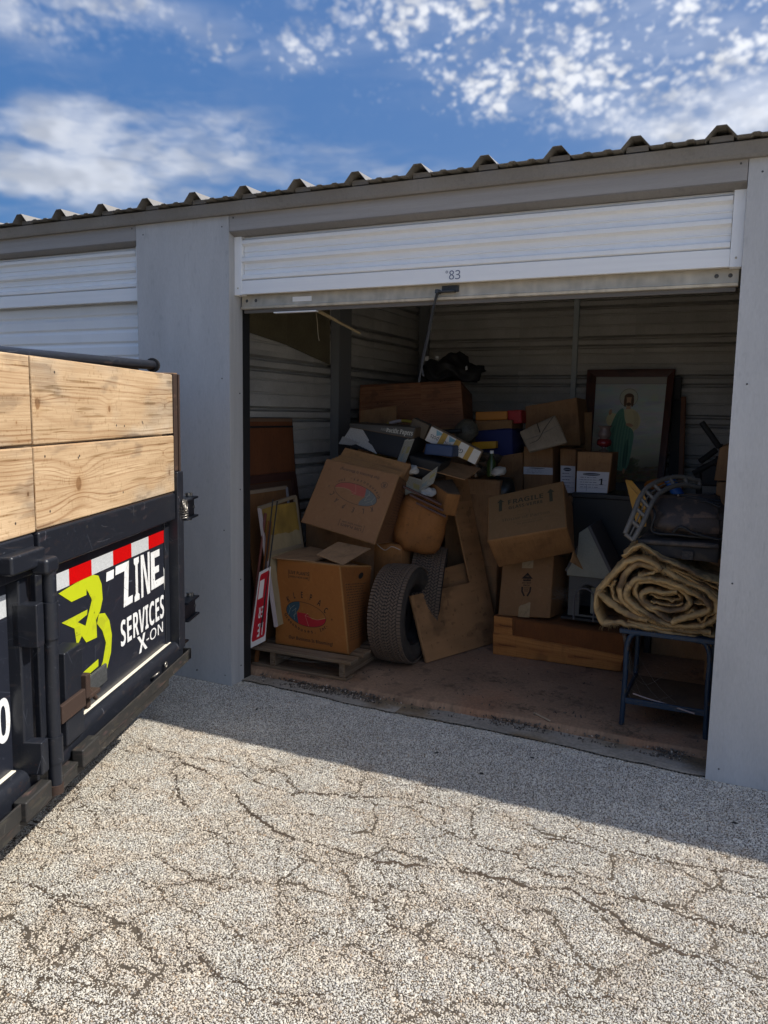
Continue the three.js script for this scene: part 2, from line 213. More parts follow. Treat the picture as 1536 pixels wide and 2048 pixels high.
  structure('asphalt_binder', new THREE.PlaneGeometry(GX1 - GX0, GZ1 - 0.02).rotateX(-Math.PI / 2).translate((GX0 + GX1) / 2, 0.0012, (GZ1 + 0.02) / 2), std({ map: dataTex(512, 512, (u, v) => { const n = fbm(u * 60, v * 60, 3), m = fbm(u * 9, v * 9, 3), k = 0.21 + n * 0.13 + m * 0.05; return [k, k * 0.89, k * 0.76]; }, [3, 2]), roughness: 1, bumpMap: bumpFine, bumpScale: 0.003 }));
  const o = part('crack_soil', g, std({ color: lin(0.06, 0.043, 0.03), roughness: 1 }), scene); o.userData = { kind: 'structure' };
}
const crackAt = (x, z) => { const i = Math.floor((x - GX0) / CELL), j = Math.floor((z - GZ0) / CELL); return i < 0 || j < 0 || i >= gw || j >= gh ? 1 : crackMap[j * gw + i]; };
function pebbleG(seed) { const g = new THREE.IcosahedronGeometry(1, 0), p = g.attributes.position, M = new Map(), r = rng(seed); for (let i = 0; i < p.count; i++) { const k = [p.getX(i), p.getY(i), p.getZ(i)].map((v) => v.toFixed(2)).join(); let s = M.get(k); if (!s) M.set(k, s = 0.72 + r() * 0.5); p.setXYZ(i, p.getX(i) * s * 1.15, p.getY(i) * s * 0.62, p.getZ(i) * s * 0.85); } g.computeVertexNormals(); return g; }
{ // the stone chips of the surface dressing
  const r = rng(77), M = [], C = [], m = new THREE.Matrix4(), q = new THREE.Quaternion(), e = new THREE.Euler(), s = new THREE.Vector3(), t = new THREE.Vector3(), c = new THREE.Color();
  const step = 0.0051;
  for (let z = GZ0; z < GZ1; z += step) for (let x = GX0; x < GX1; x += step) {
    const X = x + (r() - 0.5) * step * 1.1, Z = z + (r() - 0.5) * step * 1.1, u = r(), a = r(), bq = r(), sz = r(), rr = r(), h = r();
    if (Z < apronEdge(X) + 0.004 || (X + 2.69 < 0 && Z < 0.012) || (X > -0.115 && Z < 0.012)) continue;
    const cd = crackAt(X, Z); if (cd < 0.0) continue; if (cd < 0.004 && r() < 0.3) continue;
    const big = fbm(X * 1.3 + 20, Z * 1.3, 3), fine = fbm(X * 9, Z * 9 + 40, 2);
    let k = 0.0023 + sz * sz * sz * 0.0030 + (h > 0.988 ? 0.0028 : 0); e.set(a * 1.2 - 0.6, bq * 6.28, rr * 1.2 - 0.6); q.setFromEuler(e); s.set(k, k, k); t.set(X, 0.0012 + h * 0.0010, Z); M.push(m.clone().compose(t, q, s));
    let R, G, B; if (u < 0.46) { const v = 0.48 + rr * 0.15; R = v; G = v * 0.95; B = v * 0.84; } else if (u < 0.66) { const v = 0.42 + a * 0.12; R = v; G = v * 0.925; B = v * 0.79; } else if (u < 0.85) { const v = 0.34 + bq * 0.12; R = v; G = v * 0.965; B = v * 0.90; } else if (u < 0.95) { const v = 0.27 + a * 0.10; R = v; G = v * 0.93; B = v * 0.86; } else { R = 0.32; G = 0.25; B = 0.18; }
    const br = sstep(0.04, 0.0, cd) * 0.34 * sstep(0.35, 0.6, fine) + sstep(0.58, 0.78, big) * 0.12, f = (0.92 + 0.24 * fine) * (0.94 + 0.2 * big);
    C.push(R * f * (1 - br * 0.35), G * f * (1 - br * 0.52), B * f * (1 - br * 0.68));
  }
  const o = new THREE.InstancedMesh(pebbleG(3), std({ color: 0xffffff, roughness: 0.85 }), M.length); for (let i = 0; i < M.length; i++) { o.setMatrixAt(i, M[i]); o.setColorAt(i, c.setRGB(C[3 * i], C[3 * i + 1], C[3 * i + 2])); }
  o.name = 'stone_chips'; o.castShadow = o.receiveShadow = true; o.userData = { kind: 'stuff', label: 'pale stone chips bound into the cracked asphalt yard', category: 'gravel' }; scene.add(o);
  console.log('chips', M.length);
}
{ // concrete strip under the door and the floor slab behind it
  const conc = dataTex(512, 512, (u, v) => { const n = fbm(u * 9, v * 9, 5), f = vn(u * 180, v * 180), s = sstep(0.55, 0.75, fbm(u * 4 + 9, v * 7 + 2, 4)); const b = 0.46 + n * 0.2 + (f - 0.5) * 0.1; return [b * (1 - s * 0.18), b * (0.97 - s * 0.25), b * (0.92 - s * 0.34)]; });
  const pos = [], uv = [], idx = [], n = 160; for (let i = 0; i <= n; i++) { const x = mix(-2.70, -0.10, i / n), z0 = apronEdge(x), zb = -0.30; for (let k = 0; k < 6; k++) { const t = k / 5; pos.push(x, 0.006 + 0.004 * fbm(x * 8, t * 3, 2), mix(z0 - 0.002, zb, t)); uv.push(x * 0.6, mix(z0, zb, t) * 0.6); } if (i) for (let k = 0; k < 5; k++) { const a = (i - 1) * 6 + k, b = i * 6 + k; idx.push(a, b, a + 1, b, b + 1, a + 1); } }
  const g = new THREE.BufferGeometry(); g.setAttribute('position', new THREE.Float32BufferAttribute(pos, 3)); g.setAttribute('uv', new THREE.Float32BufferAttribute(uv, 2)); g.setIndex(idx); g.computeVertexNormals();
  structure('concrete_threshold', g, std({ map: conc, color: lin(1.05, 1.0, 0.93), roughness: 0.95, bumpMap: bumpFine, bumpScale: 0.004 }));
  const dusty = dataTex(1024, 1024, (u, v) => { const n = fbm(u * 8, v * 8, 5), s = sstep(0.5, 0.72, fbm(u * 5 + 30, v * 5 + 3, 4)), f = vn(u * 260, v * 260), d = sstep(0.66, 0.8, fbm(u * 30 + 7, v * 30, 3)); let b = (0.44 + n * 0.16 + (f - 0.5) * 0.08) * (1 - d * 0.16); return [b * (1 + s * 0.03), b * (0.845 - s * 0.03), b * (0.72 - s * 0.05)]; });
  const e = (x) => -0.215 + 0.03 * (fbm(x * 3 + 1, 8, 3) - 0.5) + 0.012 * (fbm(x * 25, 2, 2) - 0.5);
  const p2 = [], u2 = [], i2 = [], nx = 130; const rows = [[0.006, 0.012], [0.020, 0.004], [0.036, -0.004], [0.041, -0.02], [0.041, -0.4], [0.041, -1.4], [0.041, -3.2]];
  for (let i = 0; i <= nx; i++) { const x = mix(-3.0, 0.2, i / nx); for (const [y, dz] of rows) { const zz = e(x) + dz; p2.push(x, y + (y > 0.03 ? 0.003 * (fbm(x * 5, zz * 5, 3) - 0.5) : 0), Math.max(-3.39, zz)); u2.push(x * 0.5, (zz + y) * 0.5); } if (i) for (let k = 0; k < rows.length - 1; k++) { const a = (i - 1) * rows.length + k, b = i * rows.length + k; i2.push(a, b, a + 1, b, b + 1, a + 1); } }
  const g2 = new THREE.BufferGeometry(); g2.setAttribute('position', new THREE.Float32BufferAttribute(p2, 3)); g2.setAttribute('uv', new THREE.Float32BufferAttribute(u2, 2)); g2.setIndex(i2); g2.computeVertexNormals();
  structure('unit_floor', g2, std({ map: dusty, color: lin(1.2, 1.06, 0.90), roughness: 0.97, bumpMap: bumpFine, bumpScale: 0.004 }));
  // grit caught along the step, and dry litter on the floor
  const r = rng(9), M = [], C = [], m = new THREE.Matrix4(), q = new THREE.Quaternion(), eu = new THREE.Euler(), s = new THREE.Vector3(), t = new THREE.Vector3(), c = new THREE.Color();
  for (let i = 0; i < 5200; i++) { const x = mix(-2.66, -0.12, r()), dens = fbm(x * 4 + 3, 1, 3); const d = Math.pow(r(), 2) * 0.075; if (r() > sstep(0.3, 0.62, dens) * 0.9 + 0.1) continue; const z = e(x) + 0.012 + d, k = 0.0012 + Math.pow(r(), 3) * 0.0065; eu.set(r() * 6, r() * 6, r() * 6); q.setFromEuler(eu); s.set(k * (0.7 + r()), k, k); t.set(x, 0.009 + k * 0.4 + (d < 0.02 ? r() * 0.02 : 0), z); M.push(m.clone().compose(t, q, s)); const v = r() < 0.12 ? 0.45 : 0.05 + r() * 0.11; C.push(v, v * 0.82, v * 0.66); }
  for (let i = 0; i < 1500; i++) { const x = mix(-2.9, 0.1, r()), z = -0.26 - Math.pow(r(), 1.4) * 1.3; if (fbm(x * 5 + 60, z * 5, 3) < 0.47 + r() * 0.1) continue; const k = 0.001 + Math.pow(r(), 3) * 0.005; eu.set(r() * 6, r() * 6, r() * 6); q.setFromEuler(eu); s.set(k * (0.7 + r() * 2), k, k); t.set(x, 0.043, z); M.push(m.clone().compose(t, q, s)); const v = 0.04 + r() * 0.1; C.push(v, v * 0.8, v * 0.62); }
  const o = new THREE.InstancedMesh(pebbleG(8), std({ color: 0xffffff, roughness: 1 }), M.length); for (let i = 0; i < M.length; i++) { o.setMatrixAt(i, M[i]); o.setColorAt(i, c.setRGB(C[3 * i], C[3 * i + 1], C[3 * i + 2])); }
  o.name = 'grit_and_dirt'; o.userData = { kind: 'stuff', label: 'dark grit and dirt gathered along the step of the floor', category: 'dirt' }; o.castShadow = o.receiveShadow = true; scene.add(o);
  const straw = []; for (let i = 0; i < 420; i++) { const cl = Math.floor(r() * 9), cx = [-1.3, -0.9, -1.05, -0.75, -0.55, -1.5, -2.3, -0.5, -0.35][cl], cz = [-0.72, -0.62, -0.35, -0.5, -0.33, -0.5, -0.16, -0.25, -0.5][cl]; const x = cx + (r() + r() - 1) * 0.17, z = Math.min(cz + (r() + r() - 1) * 0.07, e(x) - 0.03), a = r() * 6.28, l = 0.012 + r() * 0.03, y = 0.044 + r() * 0.006, b = (r() - 0.5) * 1.2; straw.push(new THREE.TubeGeometry(new THREE.CatmullRomCurve3([new THREE.Vector3(x, y, z), new THREE.Vector3(x + Math.cos(a) * l * 0.5, y + r() * 0.006, z + Math.sin(a) * l * 0.5), new THREE.Vector3(x + Math.cos(a + b) * l, y, z + Math.sin(a + b) * l)]), 3, 0.0007 + r() * 0.0006, 3)); }
  const so = part('dry_litter', merge(straw), std({ color: lin(0.12, 0.085, 0.055), roughness: 1 }), scene); so.userData = { kind: 'stuff', label: 'dry straw and twigs scattered on the dusty floor', category: 'litter' };
  single('wood_splinter', 'pale split stick lying at the edge of the floor step', 'stick', rbox(0.125, 0.006, 0.011, 0.002).rotateY(-0.62).translate(-0.92, 0.047, -0.27), std({ color: lin(0.4, 0.3, 0.2), roughness: 0.9 }));
  const spots = [[0.02, 0.37], [-1.28, 0.31], [-2.35, 0.24], [-0.86, 0.15], [-1.02, 0.42]]; const where = ['in the shade nearest the right pillar', 'in the middle of the shade', 'in the shade before the left pillar', 'closest to the concrete threshold', 'just inside the edge of the shadow']; spots.forEach(([x, z], i) => single('dark_pebble', 'dark flat pebble on the asphalt ' + where[i], 'pebble', pebbleG(20 + i).scale(0.012, 0.006, 0.008).rotateY(i).translate(x, 0.006, z), std({ color: lin(0.03, 0.028, 0.026), roughness: 0.9 }), 'dark pebbles on the shaded asphalt'));
}

// ---------------------------------------------------------------- the storage building
const paintMap = (r, g, b, amp, seed, spots = 0.10) => dataTex(512, 512, (u, v) => { const n = fbm(u * 5 + seed, v * 5, 4) - 0.5, f = vn(u * 200, v * 200) - 0.5, sp = sstep(0.80, 0.86, vn(u * 64 + seed, v * 64)) * 0.5 * vn(u * 9, v * 9), k = 1 + n * amp + f * amp * 0.4 - sp * spots; return [r * k, g * k, b * k]; });
const M = {
  wall: std({ map: paintMap(0.74, 0.735, 0.725, 0.10, 3), color: lin(0.92, 0.92, 0.93), roughness: 0.6, bumpMap: bumpFine, bumpScale: 0.0012 }),
  trim: std({ map: paintMap(0.66, 0.64, 0.62, 0.12, 8), color: lin(0.85, 0.85, 0.85), roughness: 0.55 }),
  fascia: std({ map: paintMap(0.56, 0.54, 0.515, 0.14, 12), color: lin(0.8, 0.8, 0.8), roughness: 0.55 }),
  white: std({ map: paintMap(0.93, 0.93, 0.925, 0.03, 21, 0.0), color: lin(1, 1, 1), roughness: 0.42 }),
  galv: std({ map: dataTex(512, 512, (u, v) => { const a = worley(u * 22, v * 22), n = fbm(u * 7, v * 30, 4), k = 0.66 + n * 0.16 + a * 0.1; return [k, k * 0.985, k * 0.95]; }), color: lin(0.86, 0.80, 0.70), roughness: 0.45, metalness: 0.3 }),
  roof: std({ map: paintMap(0.62, 0.60, 0.57, 0.18, 31), color: lin(0.9, 0.9, 0.9), roughness: 0.4, metalness: 0.3 }),
  inner: std({ map: paintMap(0.74, 0.73, 0.71, 0.2, 41), color: lin(0.9, 0.9, 0.9), roughness: 0.5 }),
  innerDark: std({ color: lin(0.16, 0.165, 0.17), roughness: 0.6 }),
  black: std({ color: lin(0.012, 0.012, 0.013), roughness: 0.6 }),
  screw: std({ color: lin(0.10, 0.10, 0.10), roughness: 0.5, metalness: 0.5 }),
};
const building = thing('storage_building', 'long grey metal self storage building with ribbed roof and white roll-up doors', 'building');
const X0 = -6.65, X1 = 7.1, BACK = -3.42;
const PIL = [[-6.65, -5.92], [-3.344, -2.69], [-0.111, 0.543], [3.12, 3.77], [6.35, 7.1]];
PIL.forEach(([a, b], k) => { // thin sheet cladding: never quite flat
  const g = new THREE.BoxGeometry(b - a, 2.688, 0.124, 14, 40, 1).translate((a + b) / 2, 1.324, -0.062), p = g.attributes.position;
  for (let i = 0; i < p.count; i++) if (p.getZ(i) > -0.001) { const x = p.getX(i), y = p.getY(i), e = Math.min(1, (x - a) * 12, (b - x) * 12); p.setZ(i, -0.0004 + e * (0.0045 * (fbm(x * 3 + k * 9, y * 2.2, 3) - 0.55) + 0.002 * (fbm(x * 9, y * 9 + k, 2) - 0.5))); }
  g.computeVertexNormals(); const w = part('wall_panel', g, M.wall, building);
  if (k === 1 || k === 2) for (const [u, v] of [[0.08, 0.06], [0.93, 0.06], [0.08, 0.9], [0.93, 0.92], [0.08, 1.75], [0.92, 1.78], [0.08, 2.6], [0.93, 2.6]]) part('screw', new THREE.SphereGeometry(0.0042, 8, 6).scale(1, 1, 0.5), M.screw, w, a + (b - a) * u, v, 0.0);
});
// header band over each door, with a flange that slopes back to the white panel
for (let i = 0; i < PIL.length - 1; i++) {
  const a = PIL[i][1], b = PIL[i + 1][0];
  const h = part('header_panel', boxAt(a + 0.002, b - 0.002, 2.572, 2.668, -0.10, -0.001, 0.003), M.trim, building);
  part('flange', sheetG([[0, 0], [0.052, 0.021]], 0.003, b - a - 0.006, [0, 0, 1], [0, 1, 0], [1, 0, 0], [a + 0.003, 2.5505, -0.052]), M.fascia, h);
  for (const x of [a + 0.03, b - 0.03]) part('screw', new THREE.SphereGeometry(0.0045, 8, 6).scale(1, 1, 0.5), M.screw, h, x, 2.64, 0.001);
  // fixed white ribbed panel above the door
  const prof = []; const y0 = 2.312, y1 = 2.552; for (let y = y0; y < y1; ) { const k = (y - y0) / 0.094; const c = k - Math.floor(k); const hh = c < 0.12 ? c / 0.12 : c < 0.30 ? 1 : c < 0.42 ? 1 - (c - 0.30) / 0.12 : 0; prof.push([y - y0, 0.024 * sstep(0, 1, hh) + (c > 0.66 && c < 0.74 ? 0.006 : 0)]); y += 0.0035; }
  const w = part('ribbed_panel', sheetG(prof, 0.002, b - a - 0.104, [0, 1, 0], [0, 0, 1], [1, 0, 0], [a + 0.052, y0, -0.072]), M.white, building);
  part('bottom_band', boxAt(a + 0.05, b - 0.05, 2.240, 2.314, -0.075, -0.050, 0.003), M.white, w);
  part('side_strip', boxAt(a + 0.001, a + 0.050, 2.237, 2.5545, -0.10, -0.047, 0.003), M.white, w);
  part('side_strip', boxAt(b - 0.050, b - 0.001, 2.237, 2.5545, -0.10, -0.047, 0.003), M.white, w);
  for (const [sx, sy] of [[a + 0.026, 2.275], [b - 0.026, 2.275], [a + 0.028, 2.565], [b - 0.028, 2.565]]) part('screw', new THREE.SphereGeometry(0.005, 8, 6).scale(1, 1, 0.5), M.galv, w, sx, sy, sy > 2.5 ? -0.028 : -0.046);
}
// closed doors of the neighbouring units
for (let i = 0; i < PIL.length - 1; i++) {
  if (i === 1) continue;
  const a = PIL[i][1], b = PIL[i + 1][0], prof = []; for (let y = 0; y < 2.3; y += 0.004) { const c = (y / 0.083) % 1; prof.push([y, 0.010 * sstep(0.0, 0.16, c) * (1 - sstep(0.72, 0.94, c))]); }
  const d = part('roll_up_door', sheetG(prof, 0.002, b - a - 0.01, [0, 1, 0], [0, 0, 1], [1, 0, 0], [a + 0.005, 0.01, -0.128]), M.white, building);
  if (i === 0) for (const y of [1.62, 1.95]) part('screw', new THREE.SphereGeometry(0.006, 8, 6).scale(1, 1, 0.6), M.black, d, b - 0.10, y - 0.02, -0.115);
  part('back_board', boxAt(a, b, 0, 2.55, -0.2, -0.15, 0.002), M.innerDark, building);
}
// eave trim and roof
part('eave_trim', sheetG([[0, 0], [0.012, 0.006], [0.058, 0.018], [0.064, 0.006]], 0.004, X1 - X0, [0, 1, 0], [0, 0, 1], [1, 0, 0], [X0, 2.655, 0.028]), M.fascia, building);
part('eave_closure', boxAt(X0, X1, 2.655, 2.722, -0.09, 0.026, 0.003), M.fascia, building);
const RIB = 0.3305, ribProfile = (n, t0 = 0) => { const p = []; for (let i = 0; i < n; i++) { const b = t0 + i * RIB; p.push([b, 0], [b + 0.048, 0], [b + 0.058, 0.0055], [b + 0.078, 0.0055], [b + 0.088, 0], [b + 0.134, 0], [b + 0.144, 0.0055], [b + 0.164, 0.0055], [b + 0.174, 0], [b + 0.2085, 0], [b + 0.2495, 0.046], [b + 0.2875, 0.046], [b + 0.3285, 0]); } p.push([t0 + n * RIB, 0]); return p; };
{ // sheets of three ribs; a crest stands at x = -0.219 at the eave
  let x = -0.219 - 0.2685 - RIB * 18; while (x < X1 - 0.2) { const g = sheetG(ribProfile(3), 0.002, 3.56, [1, 0, 0], [0, 1, 0], [0, 0, 1], [0, 0, 0]); g.rotateX(0.02); g.translate(x, 2.7265 + 0.0705, BACK - 0.05); const o = part('roof_sheet', g, M.roof, building); for (let k = 0; k < 3; k++) part('rib_end', boxAt(x + k * RIB + 0.222, x + k * RIB + 0.315, 2.7235, 2.748, 0.01, 0.032, 0.002), M.fascia, o); x += RIB * 3; }
}
// outer shell and partitions
part('back_wall', boxAt(X0, X1, -0.02, 2.76, BACK - 0.12, BACK - 0.06, 0.003), M.wall, building);
for (const x of [X0, X1 - 0.04]) part('end_wall', boxAt(x, x + 0.04, -0.02, 2.66, BACK - 0.06, -0.125, 0.003), M.wall, building);
part('ceiling_liner', boxAt(X0, X1, 2.66, 2.70, BACK - 0.05, -0.10, 0.003), M.inner, building);
{ // ribbed metal linings of the open unit: ribs run level
  const lining = []; for (let b = 0; b < 2.6; b += RIB) lining.push([b, 0], [b + 0.060, 0], [b + 0.064, -0.012], [b + 0.074, -0.012], [b + 0.078, 0], [b + 0.150, 0], [b + 0.154, -0.012], [b + 0.164, -0.012], [b + 0.168, 0], [b + 0.205, 0], [b + 0.217, -0.058], [b + 0.228, -0.058], [b + 0.240, -0.004], [b + 0.278, -0.004], [b + 0.290, -0.058], [b + 0.301, -0.058], [b + 0.313, 0]);
  const L = (len, T, Hh, Ld, o) => sheetG(lining, 0.002, len, T, Hh, Ld, o);
  const bw = part('rear_lining', L(3.2, [0, 1, 0], [0, 0, 1], [1, 0, 0], [-3.0, 0.0, BACK + 0.046]), M.inner, building);
  part('stud', boxAt(-1.515, -1.47, 0.03, 2.66, BACK + 0.047, BACK + 0.085, 0.003), std({ color: lin(0.45, 0.50, 0.52), roughness: 0.5 }), bw);
  part('corner_post', boxAt(-2.955, -2.86, 0.03, 2.66, BACK + 0.05, BACK + 0.10, 0.003), M.innerDark, bw);
  const lw = part('side_lining', L(3.28, [0, 1, 0], [1, 0, 0], [0, 0, 1], [-2.974, 0.0, BACK + 0.01]), M.inner, building);
  part('stud', boxAt(-2.973, -2.90, 0.03, 2.66, -1.86, -1.66, 0.003), M.innerDark, lw);
  const rw = part('side_lining', L(3.28, [0, 1, 0], [-1, 0, 0], [0, 0, 1], [0.189, 0.0, BACK + 0.01]), M.inner, building);
  part('stud', boxAt(0.12, 0.185, 0.03, 2.66, -1.8, -1.7, 0.003), M.innerDark, rw);
  part('door_jamb', boxAt(-2.80, -2.692, 0.0, 2.3, -0.20, -0.126, 0.003), M.black, building);
  part('door_jamb', boxAt(-0.109, 0.0, 0.0, 2.3, -0.20, -0.126, 0.003), M.black, building);
  // a sagging olive board fixed high on the side lining
  const sh = new THREE.Shape([[-0.32, 2.10], [-0.56, 2.095], [-1.0, 2.055], [-1.60, 1.96], [-1.585, 2.62], [-0.32, 2.62]].map(([z, y]) => new THREE.Vector2(z, y)));
  const g = new THREE.ExtrudeGeometry(sh, { depth: 0.012, bevelEnabled: false }); g.applyMatrix4(new THREE.Matrix4().makeBasis(V([0, 0, 1]), V([0, 1, 0]), V([-1, 0, 0]))); g.translate(-2.945, 0, 0);
  part('insulation_board', g, std({ map: paintMap(0.56, 0.53, 0.43, 0.3, 55), color: lin(0.45, 0.43, 0.39), roughness: 0.95 }), lw);
}
{ // the raised door: coil behind the header, bottom bar, latch plates, handle, number
  const a = -2.69, b = -0.111, door = part('roll_up_door', new THREE.CylinderGeometry(0.15, 0.15, b - a - 0.06, 28).rotateZ(Math.PI / 2).translate((a + b) / 2, 2.46, -0.33), M.white, building);
  door.userData = { label: 'white ribbed door rolled up behind the header' };
  part('curtain', sheetG([[0, 0], [0.06, 0.006], [0.12, 0.0], [0.2, -0.01], [0.27, -0.06]], 0.002, b - a - 0.02, [0, 1, 0], [0, 0, 1], [1, 0, 0], [a + 0.01, 2.24, -0.125]), M.galv, door);
  part('bottom_bar', sheetG([[0, 0.0], [0.002, 0.016], [0.014, 0.018], [0.017, 0.006], [0.085, 0.004], [0.09, -0.004]], 0.004, b - a - 0.024, [0, 1, 0], [0, 0, 1], [1, 0, 0], [a + 0.012, 2.166, -0.110]), M.galv, door);
  part('bottom_seal', boxAt(a + 0.02, b - 0.02, 2.146, 2.167, -0.125, -0.112, 0.004), std({ color: lin(0.14, 0.13, 0.12), roughness: 0.8 }), door);
  part('sticker', boxAt(-2.345, -2.225, 2.196, 2.222, -0.104, -0.1015, 0.001), M.white, door);
  part('lift_strip', boxAt(-2.47, -2.2, 2.140, 2.147, -0.135, -0.105, 0.002), M.white, door);
  for (const x of [a + 0.045, a + 0.105, b - 0.10, b - 0.045]) part('rivet', new THREE.SphereGeometry(0.009, 10, 8).scale(1, 1, 0.35), M.screw, door, x, 2.213, -0.104);
  const hd = part('lift_handle', merge([boxAt(-1.475, -1.385, 2.203, 2.235, -0.103, -0.098, 0.002), boxAt(-1.495, -1.40, 2.200, 2.208, -0.103, -0.065, 0.002), boxAt(-1.497, -1.478, 2.195, 2.215, -0.10, -0.06, 0.003)]), std({ color: lin(0.05, 0.055, 0.06), roughness: 0.5, metalness: 0.4 }), door);
  const font = await new FontLoader().loadAsync('fonts/droid/droid_sans_regular.typeface.json');
  const tg = new THREE.ShapeGeometry(font.generateShapes('83', 0.042)); part('unit_number', tg, std({ color: lin(0.12, 0.14, 0.22), roughness: 0.6 }), door, -1.422, 2.2555, -0.0485);
  const dg = new THREE.ShapeGeometry(font.generateShapes('°', 0.03)); part('number_mark', dg, std({ color: lin(0.12, 0.14, 0.22), roughness: 0.6 }), door, -1.440, 2.268, -0.0485);
  single('pull_rope', 'frayed dark pull rope hanging from the handle of the raised door', 'rope', merge([tubeG([[-1.488, 2.205, -0.075], [-1.50, 2.17, -0.08], [-1.56, 2.02, -0.16], [-1.635, 1.83, -0.24], [-1.655, 1.77, -0.26]], 0.0055, 60, 6), tubeG([[-1.482, 2.205, -0.08], [-1.51, 2.14, -0.085], [-1.575, 2.0, -0.17], [-1.63, 1.86, -0.235], [-1.625, 1.80, -0.25]], 0.0045, 60, 6)]), std({ map: dataTex(64, 64, (u, v) => { const k = Math.sin((u * 24 + v * 3) * 6.28) > 0.2 ? 0.62 : 0.2; return [k, k, k * 1.02]; }, [12, 1]), color: lin(0.28, 0.29, 0.30), roughness: 0.9 }));
  single('splintered_stick', 'pale splintered stick poking down from behind the raised door', 'stick', merge([rodG([-2.275, 2.165, -0.24], [-2.195, 2.075, -0.62], 0.008), rodG([-2.27, 2.168, -0.26], [-2.215, 2.10, -0.5], 0.006), rodG([-2.36, 2.19, -0.3], [-2.272, 2.168, -0.24], 0.007)]), std({ color: lin(0.36, 0.28, 0.16), roughness: 0.9 }));
  single('dangling_string', 'thin pale string hanging from the raised door bar', 'string', tubeG([[-2.285, 2.165, -0.25], [-2.28, 2.10, -0.26], [-2.276, 2.03, -0.265], [-2.272, 2.0, -0.27]], 0.002, 20, 5), std({ color: lin(0.3, 0.24, 0.15), roughness: 1 }));
}
for (const [x, y] of [[-2.705, 0.10], [-2.72, 0.62], [-2.72, 1.15], [-2.72, 1.7]]) part('screw', new THREE.SphereGeometry(0.0045, 8, 6).scale(0.5, 1, 1), M.black, building, -2.6895, y, -0.095);
for (const [x, y] of [[-3.30, 0.06]]) part('screw', new THREE.SphereGeometry(0.005, 8, 6), M.black, building, x + 0.36, y, 0.001);

// ---------------------------------------------------------------- the dump trailer: local x runs along its rear face, z points out of it
const TR = {};
{
  const scratch = (base, light, rust, seed, dirt = 0) => canvasTex(1024, 1024, (c, w, h) => {
    const r = rng(seed); c.fillStyle = base; c.fillRect(0, 0, w, h);
    for (let i = 0; i < 2600; i++) { c.fillStyle = `rgba(${light},${0.03 + r() * 0.10})`; const s = r() * r() * 8; c.fillRect(r() * w, r() * h, s, s); }
    for (let i = 0; i < 190; i++) { c.strokeStyle = `rgba(${light},${0.05 + r() * r() * 0.6})`; c.lineWidth = 0.7 + r() * r() * 3.6; const x = r() * w, y = r() * h, a = r() * 6.28, l = 10 + r() * r() * 190; c.beginPath(); c.moveTo(x, y); c.quadraticCurveTo(x + Math.cos(a) * l * 0.5 + (r() - 0.5) * 20, y + Math.sin(a) * l * 0.5 + (r() - 0.5) * 20, x + Math.cos(a) * l, y + Math.sin(a) * l); c.stroke(); }
    for (let i = 0; i < rust; i++) { const x = r() * w, y = r() * h; for (let k = 0; k < 26; k++) { c.fillStyle = `rgba(${100 + r() * 50},${52 + r() * 22},${30 + r() * 14},${0.05 + r() * 0.18})`; c.fillRect(x + (r() + r() - 1) * 46, y + (r() + r() - 1) * 16, 1 + r() * 7, 1 + r() * 4); } }
    for (let i = 0; i < dirt; i++) { c.fillStyle = `rgba(${134 + r() * 50},${106 + r() * 36},${86 + r() * 30},${0.03 + r() * 0.12})`; c.beginPath(); c.ellipse(r() * w, r() * h, 4 + r() * 60, 1 + r() * 9, (r() - 0.5) * 0.4, 0, 6.3); c.fill(); }
  });
  TR.paint = std({ map: scratch('#20232d', '165,172,190', 5, 4, 60), roughness: 0.36 });
  TR.frame = std({ map: scratch('#1c1f27', '175,178,186', 30, 9, 120), roughness: 0.40 });
  TR.dirty = std({ map: scratch('#282726', '200,196,190', 36, 14, 700), roughness: 0.6 });
  TR.rusty = std({ map: scratch('#34241c', '120,95,80', 120, 22, 60), roughness: 0.8 });
  TR.bolt = std({ color: lin(0.32, 0.30, 0.27), roughness: 0.35, metalness: 0.8 });
}
